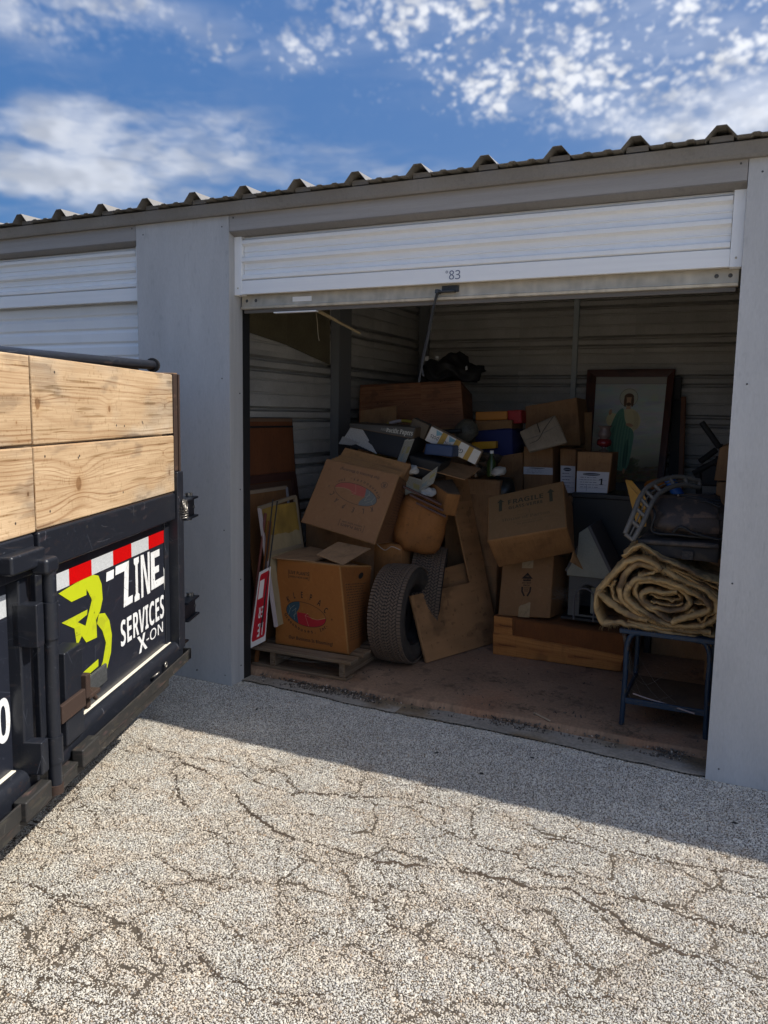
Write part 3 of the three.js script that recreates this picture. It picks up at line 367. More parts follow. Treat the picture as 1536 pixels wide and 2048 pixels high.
const woodTex = (seed, knots, L = 1.31, Hh = 0.28) => { const r = rng(seed), o = seed * 7.3, nails = []; for (let i = 0; i < 5; i++) nails.push([0.06 + r() * 1.2, r() < 0.5 ? 0.045 + r() * 0.02 : 0.225 + r() * 0.02]);
  return dataTex(1024, 256, (u, v) => {
    const X = u * L, Y = v * Hh; let w = Y + 0.045 * (fbm(X * 1.1 + o, Y * 3 + o, 3) - 0.5) + 0.006 * (fbm(X * 5 + o, Y * 20, 2) - 0.5), core = 0, halo = 0;
    for (const [kx, ky, ks] of knots) { const dx = (X - kx) / (ks * 3.2), dy = (Y - ky) / (ks * 1.9), e = Math.exp(-(dx * dx + dy * dy)); w += (Y - ky) * 1.15 * e; const rr = Math.hypot((X - kx) / 0.8, Y - ky) / ks; core = Math.max(core, 1 - sstep(0.45, 0.75, rr)); halo = Math.max(halo, Math.exp(-rr * rr * 0.5)); }
    const ring = w * 46 + 1.4 * fbm(w * 30 + o, X * 0.6, 2); let s = 0.5 + 0.5 * Math.sin(ring * 6.283 * (0.75 + 0.4 * fbm(w * 9 + o, 3, 2))); s = Math.pow(s, 5.0);
    const fib = fbm(X * 5 + o, Y * 520, 2) - 0.5, blot = fbm(X * 3 + o, Y * 8 + 2, 4) - 0.5, weather = sstep(0.60, 0.74, fbm(X * 4 + 3 * o, Y * 14, 4));
    let k = s * sstep(0.25, 0.75, fbm(X * 1.3 + o, w * 26, 3)) * 0.72 + fib * 0.6 + 0.35 * (fbm(X * 2 + o, w * 60, 3) - 0.5); let R = 0.85 - k * 0.25 + blot * 0.16, G = 0.705 - k * 0.28 + blot * 0.16, B = 0.535 - k * 0.27 + blot * 0.15;
    R = mix(R, R * 0.86, halo * 0.5); G = mix(G, G * 0.78, halo * 0.5); B = mix(B, B * 0.68, halo * 0.5);
    const cr = 0.5 + 0.5 * Math.sin(40 * core + 3 * fbm(X * 60, Y * 60, 2)); R = mix(R, 0.60 - cr * 0.12, core * 0.8); G = mix(G, 0.42 - cr * 0.10, core * 0.8); B = mix(B, 0.25 - cr * 0.08, core * 0.8);
    R -= weather * 0.13; G -= weather * 0.11; B -= weather * 0.08; { const gr = sstep(0.48, 0.7, fbm(X * 2.2 + 11 * o, Y * 5, 4)) * 0.35, l = (R + G + B) / 3; R = mix(R, l * 1.06, gr); G = mix(G, l * 1.0, gr); B = mix(B, l * 0.92, gr); const sp = sstep(0.78, 0.84, vn(X * 130 + o, Y * 90)) * 0.10 * fbm(X * 9, Y * 20, 2) + sstep(0.70, 0.78, fbm(X * 3.5 + 5 * o, Y * 90, 3)) * 0.14; R -= sp; G -= sp; B -= sp; }
    for (const [nx, ny] of nails) { const d = Math.hypot(X - nx, Y - ny); if (d < 0.006) { const t = 1 - sstep(0.003, 0.006, d); R = mix(R, 0.25, t); G = mix(G, 0.2, t); B = mix(B, 0.16, t); } }
    return [R, G, B];
  }); };
const faceUV = (g, w, h) => { const p = g.attributes.position, n = g.attributes.normal, uv = g.attributes.uv; for (let i = 0; i < p.count; i++) { const nx = Math.abs(n.getX(i)), ny = Math.abs(n.getY(i)), nz = Math.abs(n.getZ(i)); if (nz >= nx && nz >= ny) uv.setXY(i, p.getX(i) / w + 0.5, p.getY(i) / h + 0.5); else if (ny >= nx) uv.setXY(i, p.getX(i) / w + 0.5, p.getZ(i) / h + 0.31); else uv.setXY(i, p.getZ(i) / w * 2 + 0.2, p.getY(i) / h + 0.5); } return g; };
const endGrain = dataTex(256, 256, (u, v) => { const d = Math.hypot(u - 1.6, v * 1.0 - 0.4), s = Math.pow(0.5 + 0.5 * Math.sin(d * 150 + fbm(u * 6, v * 6, 2) * 4), 2), n = fbm(u * 40, v * 40, 2); return [0.66 - s * 0.3 + n * 0.1, 0.53 - s * 0.28 + n * 0.08, 0.37 - s * 0.22 + n * 0.06]; });
{
  const T = thing('dump_trailer', 'black steel dump trailer with raw timber boards above its lettered rear doors', 'trailer', [-2.5, 0, 0.55], Math.PI - Math.atan2(0.9343, 0.3565));
  const S1 = 0.035, SC = -1.366, S0 = -2.70; // right end, middle, left end along the rear face
  // timber boards
  const bd = (x0, x1, y0, y1, tex, dz = 0) => { const w = x1 - x0, h = y1 - y0, o = part('wood_board', faceUV(rbox(w, h, 0.042, 0.006, 2), w, h), std({ map: tex, color: lin(0.70, 0.735, 0.79), roughness: 0.85, bumpMap: bumpFine, bumpScale: 0.0006 }), T, (x0 + x1) / 2, (y0 + y1) / 2, -0.109 + dz); o.rotation.z = (y0 > 1.4 ? 0.004 : 0.002); return o; };
  bd(-1.361, -0.05, 1.483, 1.766, woodTex(3, [[0.58, 0.115, 0.020], [1.20, 0.13, 0.013], [0.03, 0.13, 0.03]])); bd(-1.364, -0.048, 1.204, 1.476, woodTex(6, [[0.30, 0.13, 0.042], [1.24, 0.10, 0.022], [1.16, 0.2, 0.010]]), 0.002);
  bd(-2.68, -1.372, 1.480, 1.760, woodTex(9, [[0.4, 0.1, 0.02], [1.22, 0.07, 0.006]])); bd(-2.68, -1.371, 1.198, 1.473, woodTex(12, [[0.5, 0.2, 0.02], [1.27, 0.13, 0.012]]), 0.001);
  // side boards: they run back from the rear corner
  for (const [y0, y1, dx] of [[1.49, 1.782, 0.012], [1.20, 1.478, 0.0]]) { const b = part('wood_board', rbox(0.042, y1 - y0, 4.2, 0.006), std({ map: endGrain, color: lin(0.82, 0.8, 0.76), roughness: 0.85 }), T, 0.072 + dx, (y0 + y1) / 2, -2.215); b.userData = { label: 'side board of the trailer seen at its end grain' }; part('wood_board', rbox(0.042, y1 - y0, 4.2, 0.006), std({ map: endGrain, color: lin(0.82, 0.8, 0.76), roughness: 0.85 }), T, S0 - 0.03, (y0 + y1) / 2, -2.215); }
  // posts
  const post = part('corner_post', boxAt(-0.045, 0.038, 0.40, 1.30, -0.155, -0.070, 0.006, 2), TR.frame, T); part('board_post', boxAt(-0.038, 0.030, 1.30, 1.775, -0.150, -0.085, 0.006, 2), TR.rusty, post);
  part('post_edge', boxAt(0.006, 0.026, 1.30, 1.772, -0.0845, -0.078, 0.002), TR.rusty, post);
  part('corner_post', boxAt(S0 - 0.01, S0 + 0.07, 0.40, 1.775, -0.155, -0.070, 0.006, 2), TR.frame, T);
  // tarp roller
  const rol = part('tarp_roller', rodG([-2.66, 1.728, -0.205], [0.0, 1.815, -0.205], 0.022, 18), TR.frame, T); part('roller_cap', rodG([-0.002, 1.815, -0.205], [0.016, 1.8155, -0.205], 0.034, 18), M.black, rol); part('tarp_roll', rodG([-2.6, 1.70, -0.26], [-0.1, 1.775, -0.26], 0.03, 14), M.black, rol);
  // the two rear doors
  const font = await new FontLoader().loadAsync('fonts/droid/droid_sans_bold.typeface.json');
  const worn = (c0) => canvasTex(512, 512, (c, w, h) => { const r = rng(91); c.fillStyle = c0; c.fillRect(0, 0, w, h); for (let i = 0; i < 500; i++) { c.fillStyle = `rgba(30,32,38,${0.1 + r() * 0.5})`; const q = r() * r() * 4; c.fillRect(r() * w, r() * h, q, q); } for (let i = 0; i < 60; i++) { c.strokeStyle = `rgba(40,42,48,${0.08 + r() * 0.35})`; c.lineWidth = 0.5 + r(); const x = r() * w, y = r() * h; c.beginPath(); c.moveTo(x, y); c.lineTo(x + (r() - 0.5) * 130, y + (r() - 0.3) * 60); c.stroke(); } for (let i = 0; i < 200; i++) { c.fillStyle = `rgba(120,110,95,${r() * 0.10})`; c.beginPath(); c.ellipse(r() * w, r() * h, 5 + r() * 40, 3 + r() * 14, 0, 0, 6.3); c.fill(); } });
  const vinyl = std({ map: worn('#e6e7e8'), roughness: 0.4 }), lime = std({ map: worn('#dbe628'), color: lin(0.66, 0.66, 0.6), roughness: 0.4 });
  const flat = (pts) => new THREE.ShapeGeometry(new THREE.Shape(pts.map(([x, y]) => new THREE.Vector2(x, y))));
  const words = (s, x0, x1, y0, y1, shear = 0, ft = font) => { const g = new THREE.ShapeGeometry(ft.generateShapes(s, 1)); g.computeBoundingBox(); const b = g.boundingBox, p = g.attributes.position; for (let i = 0; i < p.count; i++) { const u = (p.getX(i) - b.min.x) / (b.max.x - b.min.x), v = (p.getY(i) - b.min.y) / (b.max.y - b.min.y); p.setXYZ(i, mix(x0, x1, u) + shear * (v - 0.5), mix(y0, y1, v), 0); } return g; };
  const ZF = -0.1262;
  const dr = part('rear_door', boxAt(-1.30, -0.046, 0.43, 1.075, -0.150, -0.128, 0.003), TR.paint, T); dr.userData = { label: 'right rear door with white and yellow lettering' };
  const dl = part('rear_door', boxAt(S0 + 0.06, -1.42, 0.43, 1.075, -0.150, -0.128, 0.003), TR.paint, T); dl.userData = { label: 'left rear door with a white digit' };
  // frames: top rails with a gap at the middle
  for (const [a, b, d] of [[-1.358, -0.047, dr], [S0 + 0.05, -1.388, dl]]) { part('top_rail', boxAt(a, b, 1.066, 1.197, -0.150, -0.083, 0.009, 3), TR.frame, d); part('rail_lip', boxAt(a + 0.004, b - 0.004, 1.1955, 1.2015, -0.148, -0.092, 0.002), TR.rusty, d); }
  part('inner_stile', boxAt(-0.10, -0.046, 0.43, 1.066, -0.140, -0.118, 0.006), TR.frame, dr); part('inner_stile', boxAt(-1.358, -1.285, 0.40, 1.066, -0.150, -0.10, 0.006), TR.frame, dr);
  part('inner_stile', boxAt(-1.49, -1.43, 0.40, 1.066, -0.150, -0.085, 0.008, 2), TR.frame, dl); part('inner_stile', boxAt(-1.425, -1.388, 0.40, 1.066, -0.150, -0.10, 0.006), TR.frame, dl); part('inner_stile', boxAt(S0 + 0.06, S0 + 0.14, 0.40, 1.066, -0.150, -0.10, 0.006), TR.frame, dl);
  // reflective tape
  const hex = (r, g, b, am) => dataTex(256, 64, (u, v) => { const w = Math.sin(u * 120 + Math.sin(v * 26) * 1.6) * 0.5 + 0.5, n = vn(u * 50, v * 20) * 0.1; return [r - am * w + n * r, g - am * w + n * g, b - am * w + n * b]; });
  const silver = std({ map: hex(0.80, 0.81, 0.82, 0.12), roughness: 0.35, metalness: 0.1 }), red = std({ map: hex(0.74, 0.05, 0.06, 0.05), roughness: 0.3 });
  const tp = [-1.178, -1.077, -0.892, -0.692, -0.499, -0.299, -0.096]; for (let i = 0; i < 6; i++) part('reflective_tape', boxAt(tp[i] + 0.0005, tp[i + 1] - 0.0005, 0.958, 1.019, -0.1278, -0.1255, 0.0008), i % 2 ? red : silver, dr);
  part('reflective_tape', boxAt(-1.62, -1.495, 0.95, 1.022, -0.1278, -0.1255, 0.0008), silver, dl);
  // logo
  const P1 = [[-1.159, .947], [-1.028, .957], [-.881, .959], [-.833, .945], [-.806, .905], [-.800, .843], [-.826, .80], [-.870, .772], [-.900, .868], [-.940, .915], [-.942, .892], [-1.064, .894]];
  const P2 = [[-1.144, .836], [-.937, .834], [-.942, .815], [-1.02, .806], [-.957, .775], [-.894, .866], [-.868, .775], [-.862, .763], [-.861, .702], [-.955, .709], [-.99, .745], [-1.032, .716], [-1.047, .789]];
  const P3 = [[-.838, .792], [-.783, .781], [-.742, .74], [-.721, .672], [-.735, .602], [-.775, .548], [-.858, .532], [-.98, .556], [-.994, .601], [-.854, .612], [-.856, .583], [-.945, .578], [-.852, .556], [-.813, .59], [-.78, .657], [-.81, .715], [-.858, .757]];
  const logo = mergeGeometries([flat(P1), flat(P2), flat(P3)]); part('logo', logo, lime, dr, 0, 0, ZF);
  const LINE = mergeGeometries([flat([[-.758, .942], [-.685, .942], [-.69, .905], [-.763, .905]]), flat([[-.668, .949], [-.528, .949], [-.545, .79], [-.494, .79], [-.498, .757], [-.595, .757], [-.579, .913], [-.672, .913]]), words('IN', -.475, -.288, .752, .947), flat([[-.273, .938], [-.16, .938], [-.160, .905], [-.225, .905], [-.225, .862], [-.170, .862], [-.170, .83], [-.225, .83], [-.225, .795], [-.105, .795], [-.110, .84], [-.062, .776], [-.101, .722], [-.105, .760], [-.273, .760]])]);
  part('lettering', LINE, vinyl, dr, 0, 0, ZF); part('lettering', words('SERVICES', -.632, -.112, .592, .706), vinyl, dr, 0, 0, ZF); part('lettering', words('X', -.447, -.345, .503, .584, -0.02), vinyl, dr, 0, 0, ZF);
  const thin = await new FontLoader().loadAsync('fonts/droid/droid_sans_regular.typeface.json'); part('lettering', words('-ON', -.345, -.13, .522, .574, 0, thin), vinyl, dr, 0, 0, ZF);
  part('lettering', words('0', -1.575, -1.498, .556, .70), vinyl, dl, 0, 0, ZF); part('lettering', words('20', -1.80, -1.60, .556, .70), vinyl, dl, 0, 0, ZF);
  // locking bar with its knuckles and top block
  const lock = part('lock_bar', rodG([-1.408, 0.36, -0.032], [-1.402, 1.09, -0.032], 0.022, 18), TR.frame, T);
  part('top_block', merge([boxAt(-1.60, -1.40, 1.10, 1.160, -0.115, -0.040, 0.010, 2), boxAt(-1.455, -1.375, 1.075, 1.128, -0.070, -0.008, 0.014, 2)]), TR.frame, lock);
  for (const [y0, y1] of [[0.86, 0.98], [0.44, 0.53]]) { part('knuckle', rodG([-1.405, y0, -0.032], [-1.405, y1, -0.032], 0.027, 18), TR.frame, lock); part('hinge_plate', boxAt(-1.49, -1.445, y0 - 0.01, y1 + 0.01, -0.115, -0.03, 0.005), TR.frame, lock); }
  part('bar_foot', rodG([-1.41, 0.335, -0.032], [-1.41, 0.365, -0.032], 0.027, 14), TR.rusty, lock);
  // latch box, rusty strap, lever and grey plate
  const lb = part('latch_box', boxAt(-1.27, -1.135, 0.43, 0.765, -0.128, -0.055, 0.006), TR.frame, T);
  part('strap', boxAt(-1.33, -1.15, 0.535, 0.60, -0.056, -0.040, 0.004).rotateZ(0), TR.rusty, lb); part('strap', boxAt(-1.155, -1.12, 0.56, 0.65, -0.075, -0.035, 0.005), TR.rusty, lb);
  part('lever', merge([boxAt(-1.12, -1.03, 0.545, 0.562, -0.12, -0.04, 0.004), boxAt(-1.10, -1.07, 0.50, 0.60, -0.12, -0.06, 0.004), rodG([-1.11, 0.60, -0.07], [-1.06, 0.53, -0.045], 0.009)]), TR.rusty, lb);
  const pl = part('wear_plate', rbox(0.215, 0.075, 0.012, 0.006).rotateZ(0.03), std({ map: bumpFine, color: lin(0.10, 0.105, 0.11), roughness: 0.6 }), T, -0.925, 0.545, -0.112);
  // sill: rounded cross member, dirty ledge, bumper strip and lower skirt
  const sill = part('sill_beam', boxAt(S0, S1, 0.345, 0.447, -0.18, -0.075, 0.03, 4), TR.frame, T);
  part('sill_sun_line', boxAt(-1.03, -0.06, 0.444, 0.4495, -0.128, -0.112, 0.002), std({ color: lin(0.75, 0.70, 0.58), roughness: 0.6 }), sill); part('sill_sun_line', boxAt(-1.60, -1.50, 0.444, 0.4495, -0.128, -0.112, 0.002), std({ color: lin(0.75, 0.70, 0.58), roughness: 0.6 }), sill);  // cream strips: sunlight catching the top of the sill, put in as colour
  part('ledge', boxAt(S0, 0.035, 0.335, 0.352, -0.10, -0.046, 0.003), TR.dirty, sill);
  const bm = part('bumper', boxAt(-1.10, 0.042, 0.338, 0.392, -0.050, -0.042, 0.003), TR.dirty, T); part('bumper_end', boxAt(0.030, 0.042, 0.338, 0.392, -0.11, -0.050, 0.003), TR.dirty, bm);
  part('bumper_pocket', boxAt(-1.215, -1.08, 0.328, 0.395, -0.070, -0.026, 0.006, 2), TR.dirty, bm); part('bumper_pocket', boxAt(-1.60, -1.44, 0.328, 0.395, -0.070, -0.026, 0.006, 2), TR.dirty, bm); part('bumper_run', boxAt(S0, -1.60, 0.338, 0.392, -0.050, -0.042, 0.003), TR.dirty, bm);
  part('chain_link', new THREE.TorusGeometry(0.022, 0.004, 6, 16, 4.4).rotateX(0.9), TR.bolt, bm, -0.42, 0.40, -0.062); part('chain_link', new THREE.TorusGeometry(0.012, 0.004, 6, 14), TR.bolt, bm, -0.28, 0.405, -0.06);
  part('lower_skirt', boxAt(S0, -0.268, 0.300, 0.336, -0.062, -0.050, 0.003), TR.dirty, T);
  // hinges on the right corner
  for (const [y, h] of [[1.095, 0.09], [0.56, 0.085]]) { const hg = part('hinge', merge([boxAt(0.030, 0.27, y - h / 2, y + h / 2, -0.128, -0.090, 0.005), boxAt(0.10, 0.285, y + h / 2 - 0.002, y + h / 2 + 0.010, -0.135, -0.072, 0.004), boxAt(0.10, 0.285, y - h / 2 - 0.010, y - h / 2 + 0.002, -0.135, -0.072, 0.004)]), TR.frame, T); part('hinge_bolt', merge([rodG([0.245, y - h / 2 - 0.028, -0.115], [0.245, y + h / 2 + 0.03, -0.100], 0.009), rodG([0.245, y + h / 2 + 0.012, -0.115], [0.245, y + h / 2 + 0.028, -0.115], 0.018, 6), rodG([0.245, y - h / 2 - 0.026, -0.115], [0.245, y - h / 2 - 0.012, -0.115], 0.018, 6)]), TR.bolt, hg); part('hinge_bolt', rodG([0.25, y, -0.09], [0.25, y, -0.083], 0.007), TR.bolt, hg); }
  const wr = []; for (let i = 0; i < 3; i++) wr.push(new THREE.TorusGeometry(0.030 + i * 0.003, 0.0035, 6, 20).scale(1.25, 0.8, 1).rotateZ(-0.3 + i * 0.25).rotateY(0.2).translate(0.012 + i * 0.003, 1.135 - i * 0.006, -0.062 + i * 0.005)); for (let i = 0; i < 4; i++) wr.push(new THREE.TorusGeometry(0.02, 0.004, 6, 16).rotateX(1.4).translate(0.034, 1.10 - i * 0.012, -0.07)); part('wire_tie', merge(wr), TR.bolt, T);
  part('corner_gusset', merge([boxAt(0.03, 0.15, 0.395, 0.405, -0.15, -0.09, 0.003), boxAt(0.03, 0.10, 0.40, 0.47, -0.14, -0.125, 0.003)]), TR.rusty, T);
  // body behind the doors, so that the trailer is a whole box on wheels
  part('side_wall', boxAt(0.0, 0.055, 0.42, 1.20, -4.3, -0.156, 0.004), TR.paint, T); part('side_wall', boxAt(S0 - 0.02, S0 + 0.03, 0.42, 1.20, -4.3, -0.156, 0.004), TR.paint, T);
  part('front_wall', boxAt(S0, 0.05, 0.42, 1.78, -4.36, -4.30, 0.004), TR.paint, T); part('floor_plate', boxAt(S0 + 0.03, 0.0, 0.40, 0.44, -4.3, -0.18, 0.003), TR.frame, T);
  for (const x of [-1.85, -0.82]) part('chassis_rail', boxAt(x - 0.05, x + 0.05, 0.30, 0.40, -4.9, -0.3, 0.004), TR.frame, T);
  for (const z of [-1.9, -2.8]) for (const x of [-2.45, -0.22]) { const wl = part('wheel', new THREE.LatheGeometry([[0.16, -0.1], [0.19, -0.11], [0.30, -0.105], [0.325, -0.08], [0.33, 0], [0.325, 0.08], [0.30, 0.105], [0.19, 0.11], [0.16, 0.1]].map((p) => new THREE.Vector2(...p)), 36).rotateZ(Math.PI / 2), M.black, T, x, 0.33, z); part('rim', new THREE.CylinderGeometry(0.165, 0.165, 0.14, 24).rotateZ(Math.PI / 2), TR.bolt, wl); }
  // lay the worn paint on in metres
  const tr = new Set([TR.paint, TR.frame, TR.dirty, TR.rusty]); let shift = 0;
  T.traverse((o) => { if (!o.isMesh || !tr.has(o.material)) return; shift += 0.37; const p = o.geometry.attributes.position, n = o.geometry.attributes.normal, uv = o.geometry.attributes.uv; for (let i = 0; i < p.count; i++) { const ax = Math.abs(n.getX(i)), ay = Math.abs(n.getY(i)), az = Math.abs(n.getZ(i)), X = p.getX(i), Y = p.getY(i), Z = p.getZ(i); const [a, b] = az >= ax && az >= ay ? [X, Y] : ay >= ax ? [X, Z] : [Z, Y]; uv.setXY(i, a * 1.15 + shift, b * 1.15 + shift * 0.7); } });
}

// ---------------------------------------------------------------- cartons
const cardMap = dataTex(512, 512, (u, v) => { const n = fbm(u * 6, v * 6, 5) - 0.5, f = fbm(u * 60, v * 8, 2) - 0.5, fl = Math.sin(u * 512 * 0.5) * 0.008, st = sstep(0.62, 0.78, fbm(u * 3 + 8, v * 3 + 5, 4)), sp = sstep(0.84, 0.9, vn(u * 90, v * 90)) * 0.12; const k = 1 + n * 0.2 + f * 0.09 + fl - st * 0.14 - sp; return [0.60 * k, 0.485 * k, 0.36 * k]; });
const cardMats = {};
const card = (r = 1, g = 1, b = 1) => (cardMats[[r, g, b]] ??= std({ map: cardMap, color: lin(r, g, b), roughness: 0.88, bumpMap: bumpFine, bumpScale: 0.0008 }));
const v3 = (a, b, s) => [a[0] + b[0] * s, a[1] + b[1] * s, a[2] + b[2] * s];
const lerp3 = (a, b, t) => [mix(a[0], b[0], t), mix(a[1], b[1], t), mix(a[2], b[2], t)];
const sub3 = (a, b) => [a[0] - b[0], a[1] - b[1], a[2] - b[2]], len3 = (a) => Math.hypot(...a);
const cross3 = (a, b) => [a[1] * b[2] - a[2] * b[1], a[2] * b[0] - a[0] * b[2], a[0] * b[1] - a[1] * b[0]];
const unit3 = (a) => { const l = len3(a) || 1; return [a[0] / l, a[1] / l, a[2] / l]; };
const GRID = [0, 0.012, 0.05, 0.2, 0.4, 0.6, 0.8, 0.95, 0.988, 1];
const dentAt = (seed, u, v, b) => b * Math.sin(Math.PI * u) * Math.sin(Math.PI * v) + (fbm(u * 3 + seed * 3.1, v * 3 + seed, 3) - 0.5) * Math.abs(b) * 2.4 * Math.min(1, 6 * u, 6 * v, 6 * (1 - u), 6 * (1 - v));
// one face: corners a (u0 v1), b (u1 v1), c (u1 v0), d (u0 v0); bulge along its normal
function quadG(a, b, c, d, seed, bulge, lift = 0, inset = 0, round = 0.006, metres = true, inside = null) {
  let n = unit3(cross3(sub3(b, a), sub3(d, a))); n = n.map((x) => -x); const mid = lerp3(lerp3(a, b, 0.5), lerp3(d, c, 0.5), 0.5); if (inside && (n[0] * (mid[0] - inside[0]) + n[1] * (mid[1] - inside[1]) + n[2] * (mid[2] - inside[2])) < 0) n = n.map((x) => -x);
  const W = len3(sub3(b, a)), Hh = len3(sub3(d, a)), pos = [], uv = [], idx = [], N = GRID.length;
  for (let j = 0; j < N; j++) for (let i = 0; i < N; i++) { const u = mix(inset, 1 - inset, GRID[i]), v = mix(inset, 1 - inset, GRID[j]); const top = lerp3(a, b, u), bot = lerp3(d, c, u); const eu = Math.min(u, 1 - u) * W, ev = Math.min(v, 1 - v) * Hh, rd = round && !lift ? -round * 0.5 * (Math.max(0, 1 - eu / round) + Math.max(0, 1 - ev / round)) : 0; const p = v3(lerp3(bot, top, v), n, dentAt(seed, u, v, bulge) + lift + rd); pos.push(...p); uv.push(metres ? u * W * 2 : u, metres ? v * Hh * 2 : v); }
  for (let j = 0; j < N - 1; j++) for (let i = 0; i < N - 1; i++) { const k = j * N + i; idx.push(k, k + 1, k + N, k + 1, k + N + 1, k + N); }
  const g = new THREE.BufferGeometry(); g.setAttribute('position', new THREE.Float32BufferAttribute(pos, 3)); g.setAttribute('uv', new THREE.Float32BufferAttribute(uv, 2)); g.setIndex(idx); g.computeVertexNormals();
  const nn = g.attributes.normal, k = Math.floor(N * N / 2); if (nn.getX(k) * n[0] + nn.getY(k) * n[1] + nn.getZ(k) * n[2] < 0) { for (let i = 0; i < idx.length; i += 3) { const t = idx[i + 1]; idx[i + 1] = idx[i + 2]; idx[i + 2] = t; } g.setIndex(idx); g.computeVertexNormals(); }
  return g.toNonIndexed();
}
// corners: front top left, top right, bottom right, bottom left, then the same four of the back
function hexG(c, seed = 1, bulge = 0.006, faces = 'FBLRTD', round) { const [A, B, C, D, E, F, G, H] = c, mid = c.reduce((s, p) => v3(s, p, 1 / 8), [0, 0, 0]); const q = { F: [A, B, C, D], B: [F, E, H, G], L: [E, A, D, H], R: [B, F, G, C], T: [E, F, B, A], D: [D, C, G, H] }; return smoothNormals(mergeGeometries([...faces].map((k, i) => quadG(...q[k], seed + i * 5.3, bulge, 0, 0, round, true, mid)))); }
const relTo = (c, o) => c.map((p) => sub3(p, o));
const baseOf = (c) => { const s = c.reduce((t, p) => v3(t, p, 1 / 8), [0, 0, 0]); return [s[0], Math.min(...c.map((p) => p[1])), s[2]]; };
function carton(name, label, c8, o = {}) {
  { const r = rng((o.seed ?? 1) * 31 + 7), j = o.crush ?? (o.category && o.category !== 'cardboard box' ? 0.001 : 0.007); c8 = c8.map((p) => p.map((x) => x + (r() - 0.5) * j)); }
  const pos = baseOf(c8), t = thing(name, label, o.category ?? 'cardboard box', pos, 0, o.group), c = relTo(c8, pos), seed = o.seed ?? 1, b = o.bulge ?? 0.006, m = o.mat ?? card();
  part('body', hexG(c, seed, b, o.faces, o.round), m, t);
  const mid = c.reduce((s, p) => v3(s, p, 1 / 8), [0, 0, 0]);
  const q = { F: [c[0], c[1], c[2], c[3]], R: [c[1], c[5], c[6], c[2]], L: [c[4], c[0], c[3], c[7]], T: [c[4], c[5], c[1], c[0]] };
  if (o.front) part(o.frontName ?? 'printed_face', quadG(...q.F, seed, b, 0.0018, 0.014, 0, false, mid), std({ map: o.front, color: o.frontTint ?? lin(1, 1, 1), roughness: 0.85 }), t);
  if (o.right) part('printed_side', quadG(...q.R, seed + 3 * 5.3, b, 0.0018, 0.02, 0, false, mid), std({ map: o.right, color: o.frontTint ?? lin(1, 1, 1), roughness: 0.85 }), t);
  for (const s of o.strips ?? []) { const f = q[s.face ?? 'F'], at = (u, v) => lerp3(lerp3(f[3], f[2], u), lerp3(f[0], f[1], u), v); part(s.name, quadG(at(s.u[0], s.v[1]), at(s.u[1], s.v[1]), at(s.u[1], s.v[0]), at(s.u[0], s.v[0]), 2, 0.0006, s.lift ?? 0.004 + b * 0.6, 0, 0, false, mid), s.mat, t); }
  t.userData.rel = undefined; delete t.userData.rel; return Object.assign(t, { corners: c });
}
// a loose board flap: quad of four points with thickness
function slabG(a, b, c, d, th = 0.004, curl = 0.0) { const n = unit3(cross3(sub3(b, a), sub3(d, a))), N = 6, pos = [], uv = [], idx = []; for (const s of [1, -1]) for (let j = 0; j <= N; j++) for (let i = 0; i <= N; i++) { const u = i / N, v = j / N, p = v3(lerp3(lerp3(a, b, u), lerp3(d, c, u), v), n, s * th / 2 + curl * (Math.sin(Math.PI * v) * 0.6 + u * v)); pos.push(...p); uv.push(u, v); } const S = (N + 1) * (N + 1), I = (s, i, j) => s * S + j * (N + 1) + i; for (let s = 0; s < 2; s++) for (let j = 0; j < N; j++) for (let i = 0; i < N; i++) s ? idx.push(I(s, i, j), I(s, i, j + 1), I(s, i + 1, j), I(s, i + 1, j), I(s, i, j + 1), I(s, i + 1, j + 1)) : idx.push(I(s, i, j), I(s, i + 1, j), I(s, i, j + 1), I(s, i + 1, j), I(s, i + 1, j + 1), I(s, i, j + 1));
  for (let k = 0; k < N; k++) for (const [x0, y0, x1, y1] of [[k, 0, k + 1, 0], [k + 1, N, k, N], [0, k + 1, 0, k], [N, k, N, k + 1]]) idx.push(I(0, x0, y0), I(1, x0, y0), I(0, x1, y1), I(0, x1, y1), I(1, x0, y0), I(1, x1, y1));
  const g = new THREE.BufferGeometry(); g.setAttribute('position', new THREE.Float32BufferAttribute(pos, 3)); g.setAttribute('uv', new THREE.Float32BufferAttribute(uv, 2)); g.setIndex(idx); const ng = g.toNonIndexed(); ng.computeVertexNormals(); return ng; }
// print on cardboard
const cardPrint = (w, h, base, seed, draw) => canvasTex(w, h, (c) => { const r = rng(seed); c.fillStyle = base; c.fillRect(0, 0, w, h); for (let i = 0; i < 900; i++) { const l = r() < 0.5; c.fillStyle = l ? `rgba(255,225,180,${r() * 0.035})` : `rgba(40,20,5,${r() * 0.05})`; c.beginPath(); c.ellipse(r() * w, r() * h, 2 + r() * r() * 70, 1 + r() * r() * 26, r() * 3, 0, 6.3); c.fill(); } draw(c, w, h, r); for (let i = 0; i < 26; i++) { c.strokeStyle = `rgba(50,28,10,${0.08 + r() * 0.2})`; c.lineWidth = 0.6 + r(); const x = r() * w, y = r() * h; c.beginPath(); c.moveTo(x, y); c.lineTo(x + (r() - 0.5) * 50, y + (r() - 0.5) * 40); c.stroke(); } for (let i = 0; i < 160; i++) { c.fillStyle = `rgba(40,20,5,${0.1 + r() * 0.3})`; c.fillRect(r() * w, r() * h, 1 + r() * 2, 1 + r() * 2); } });
const txt = (c, s, x, y, size, o = {}) => { c.save(); c.translate(x, y); c.rotate(o.rot ?? 0); c.scale(o.sx ?? 1, 1); c.font = `${o.w ?? 'bold'} ${size}px ${o.f ?? 'sans-serif'}`; c.textAlign = o.al ?? 'center'; c.textBaseline = 'middle'; c.fillStyle = o.c ?? '#20202a'; c.fillText(s, 0, 0); c.restore(); };
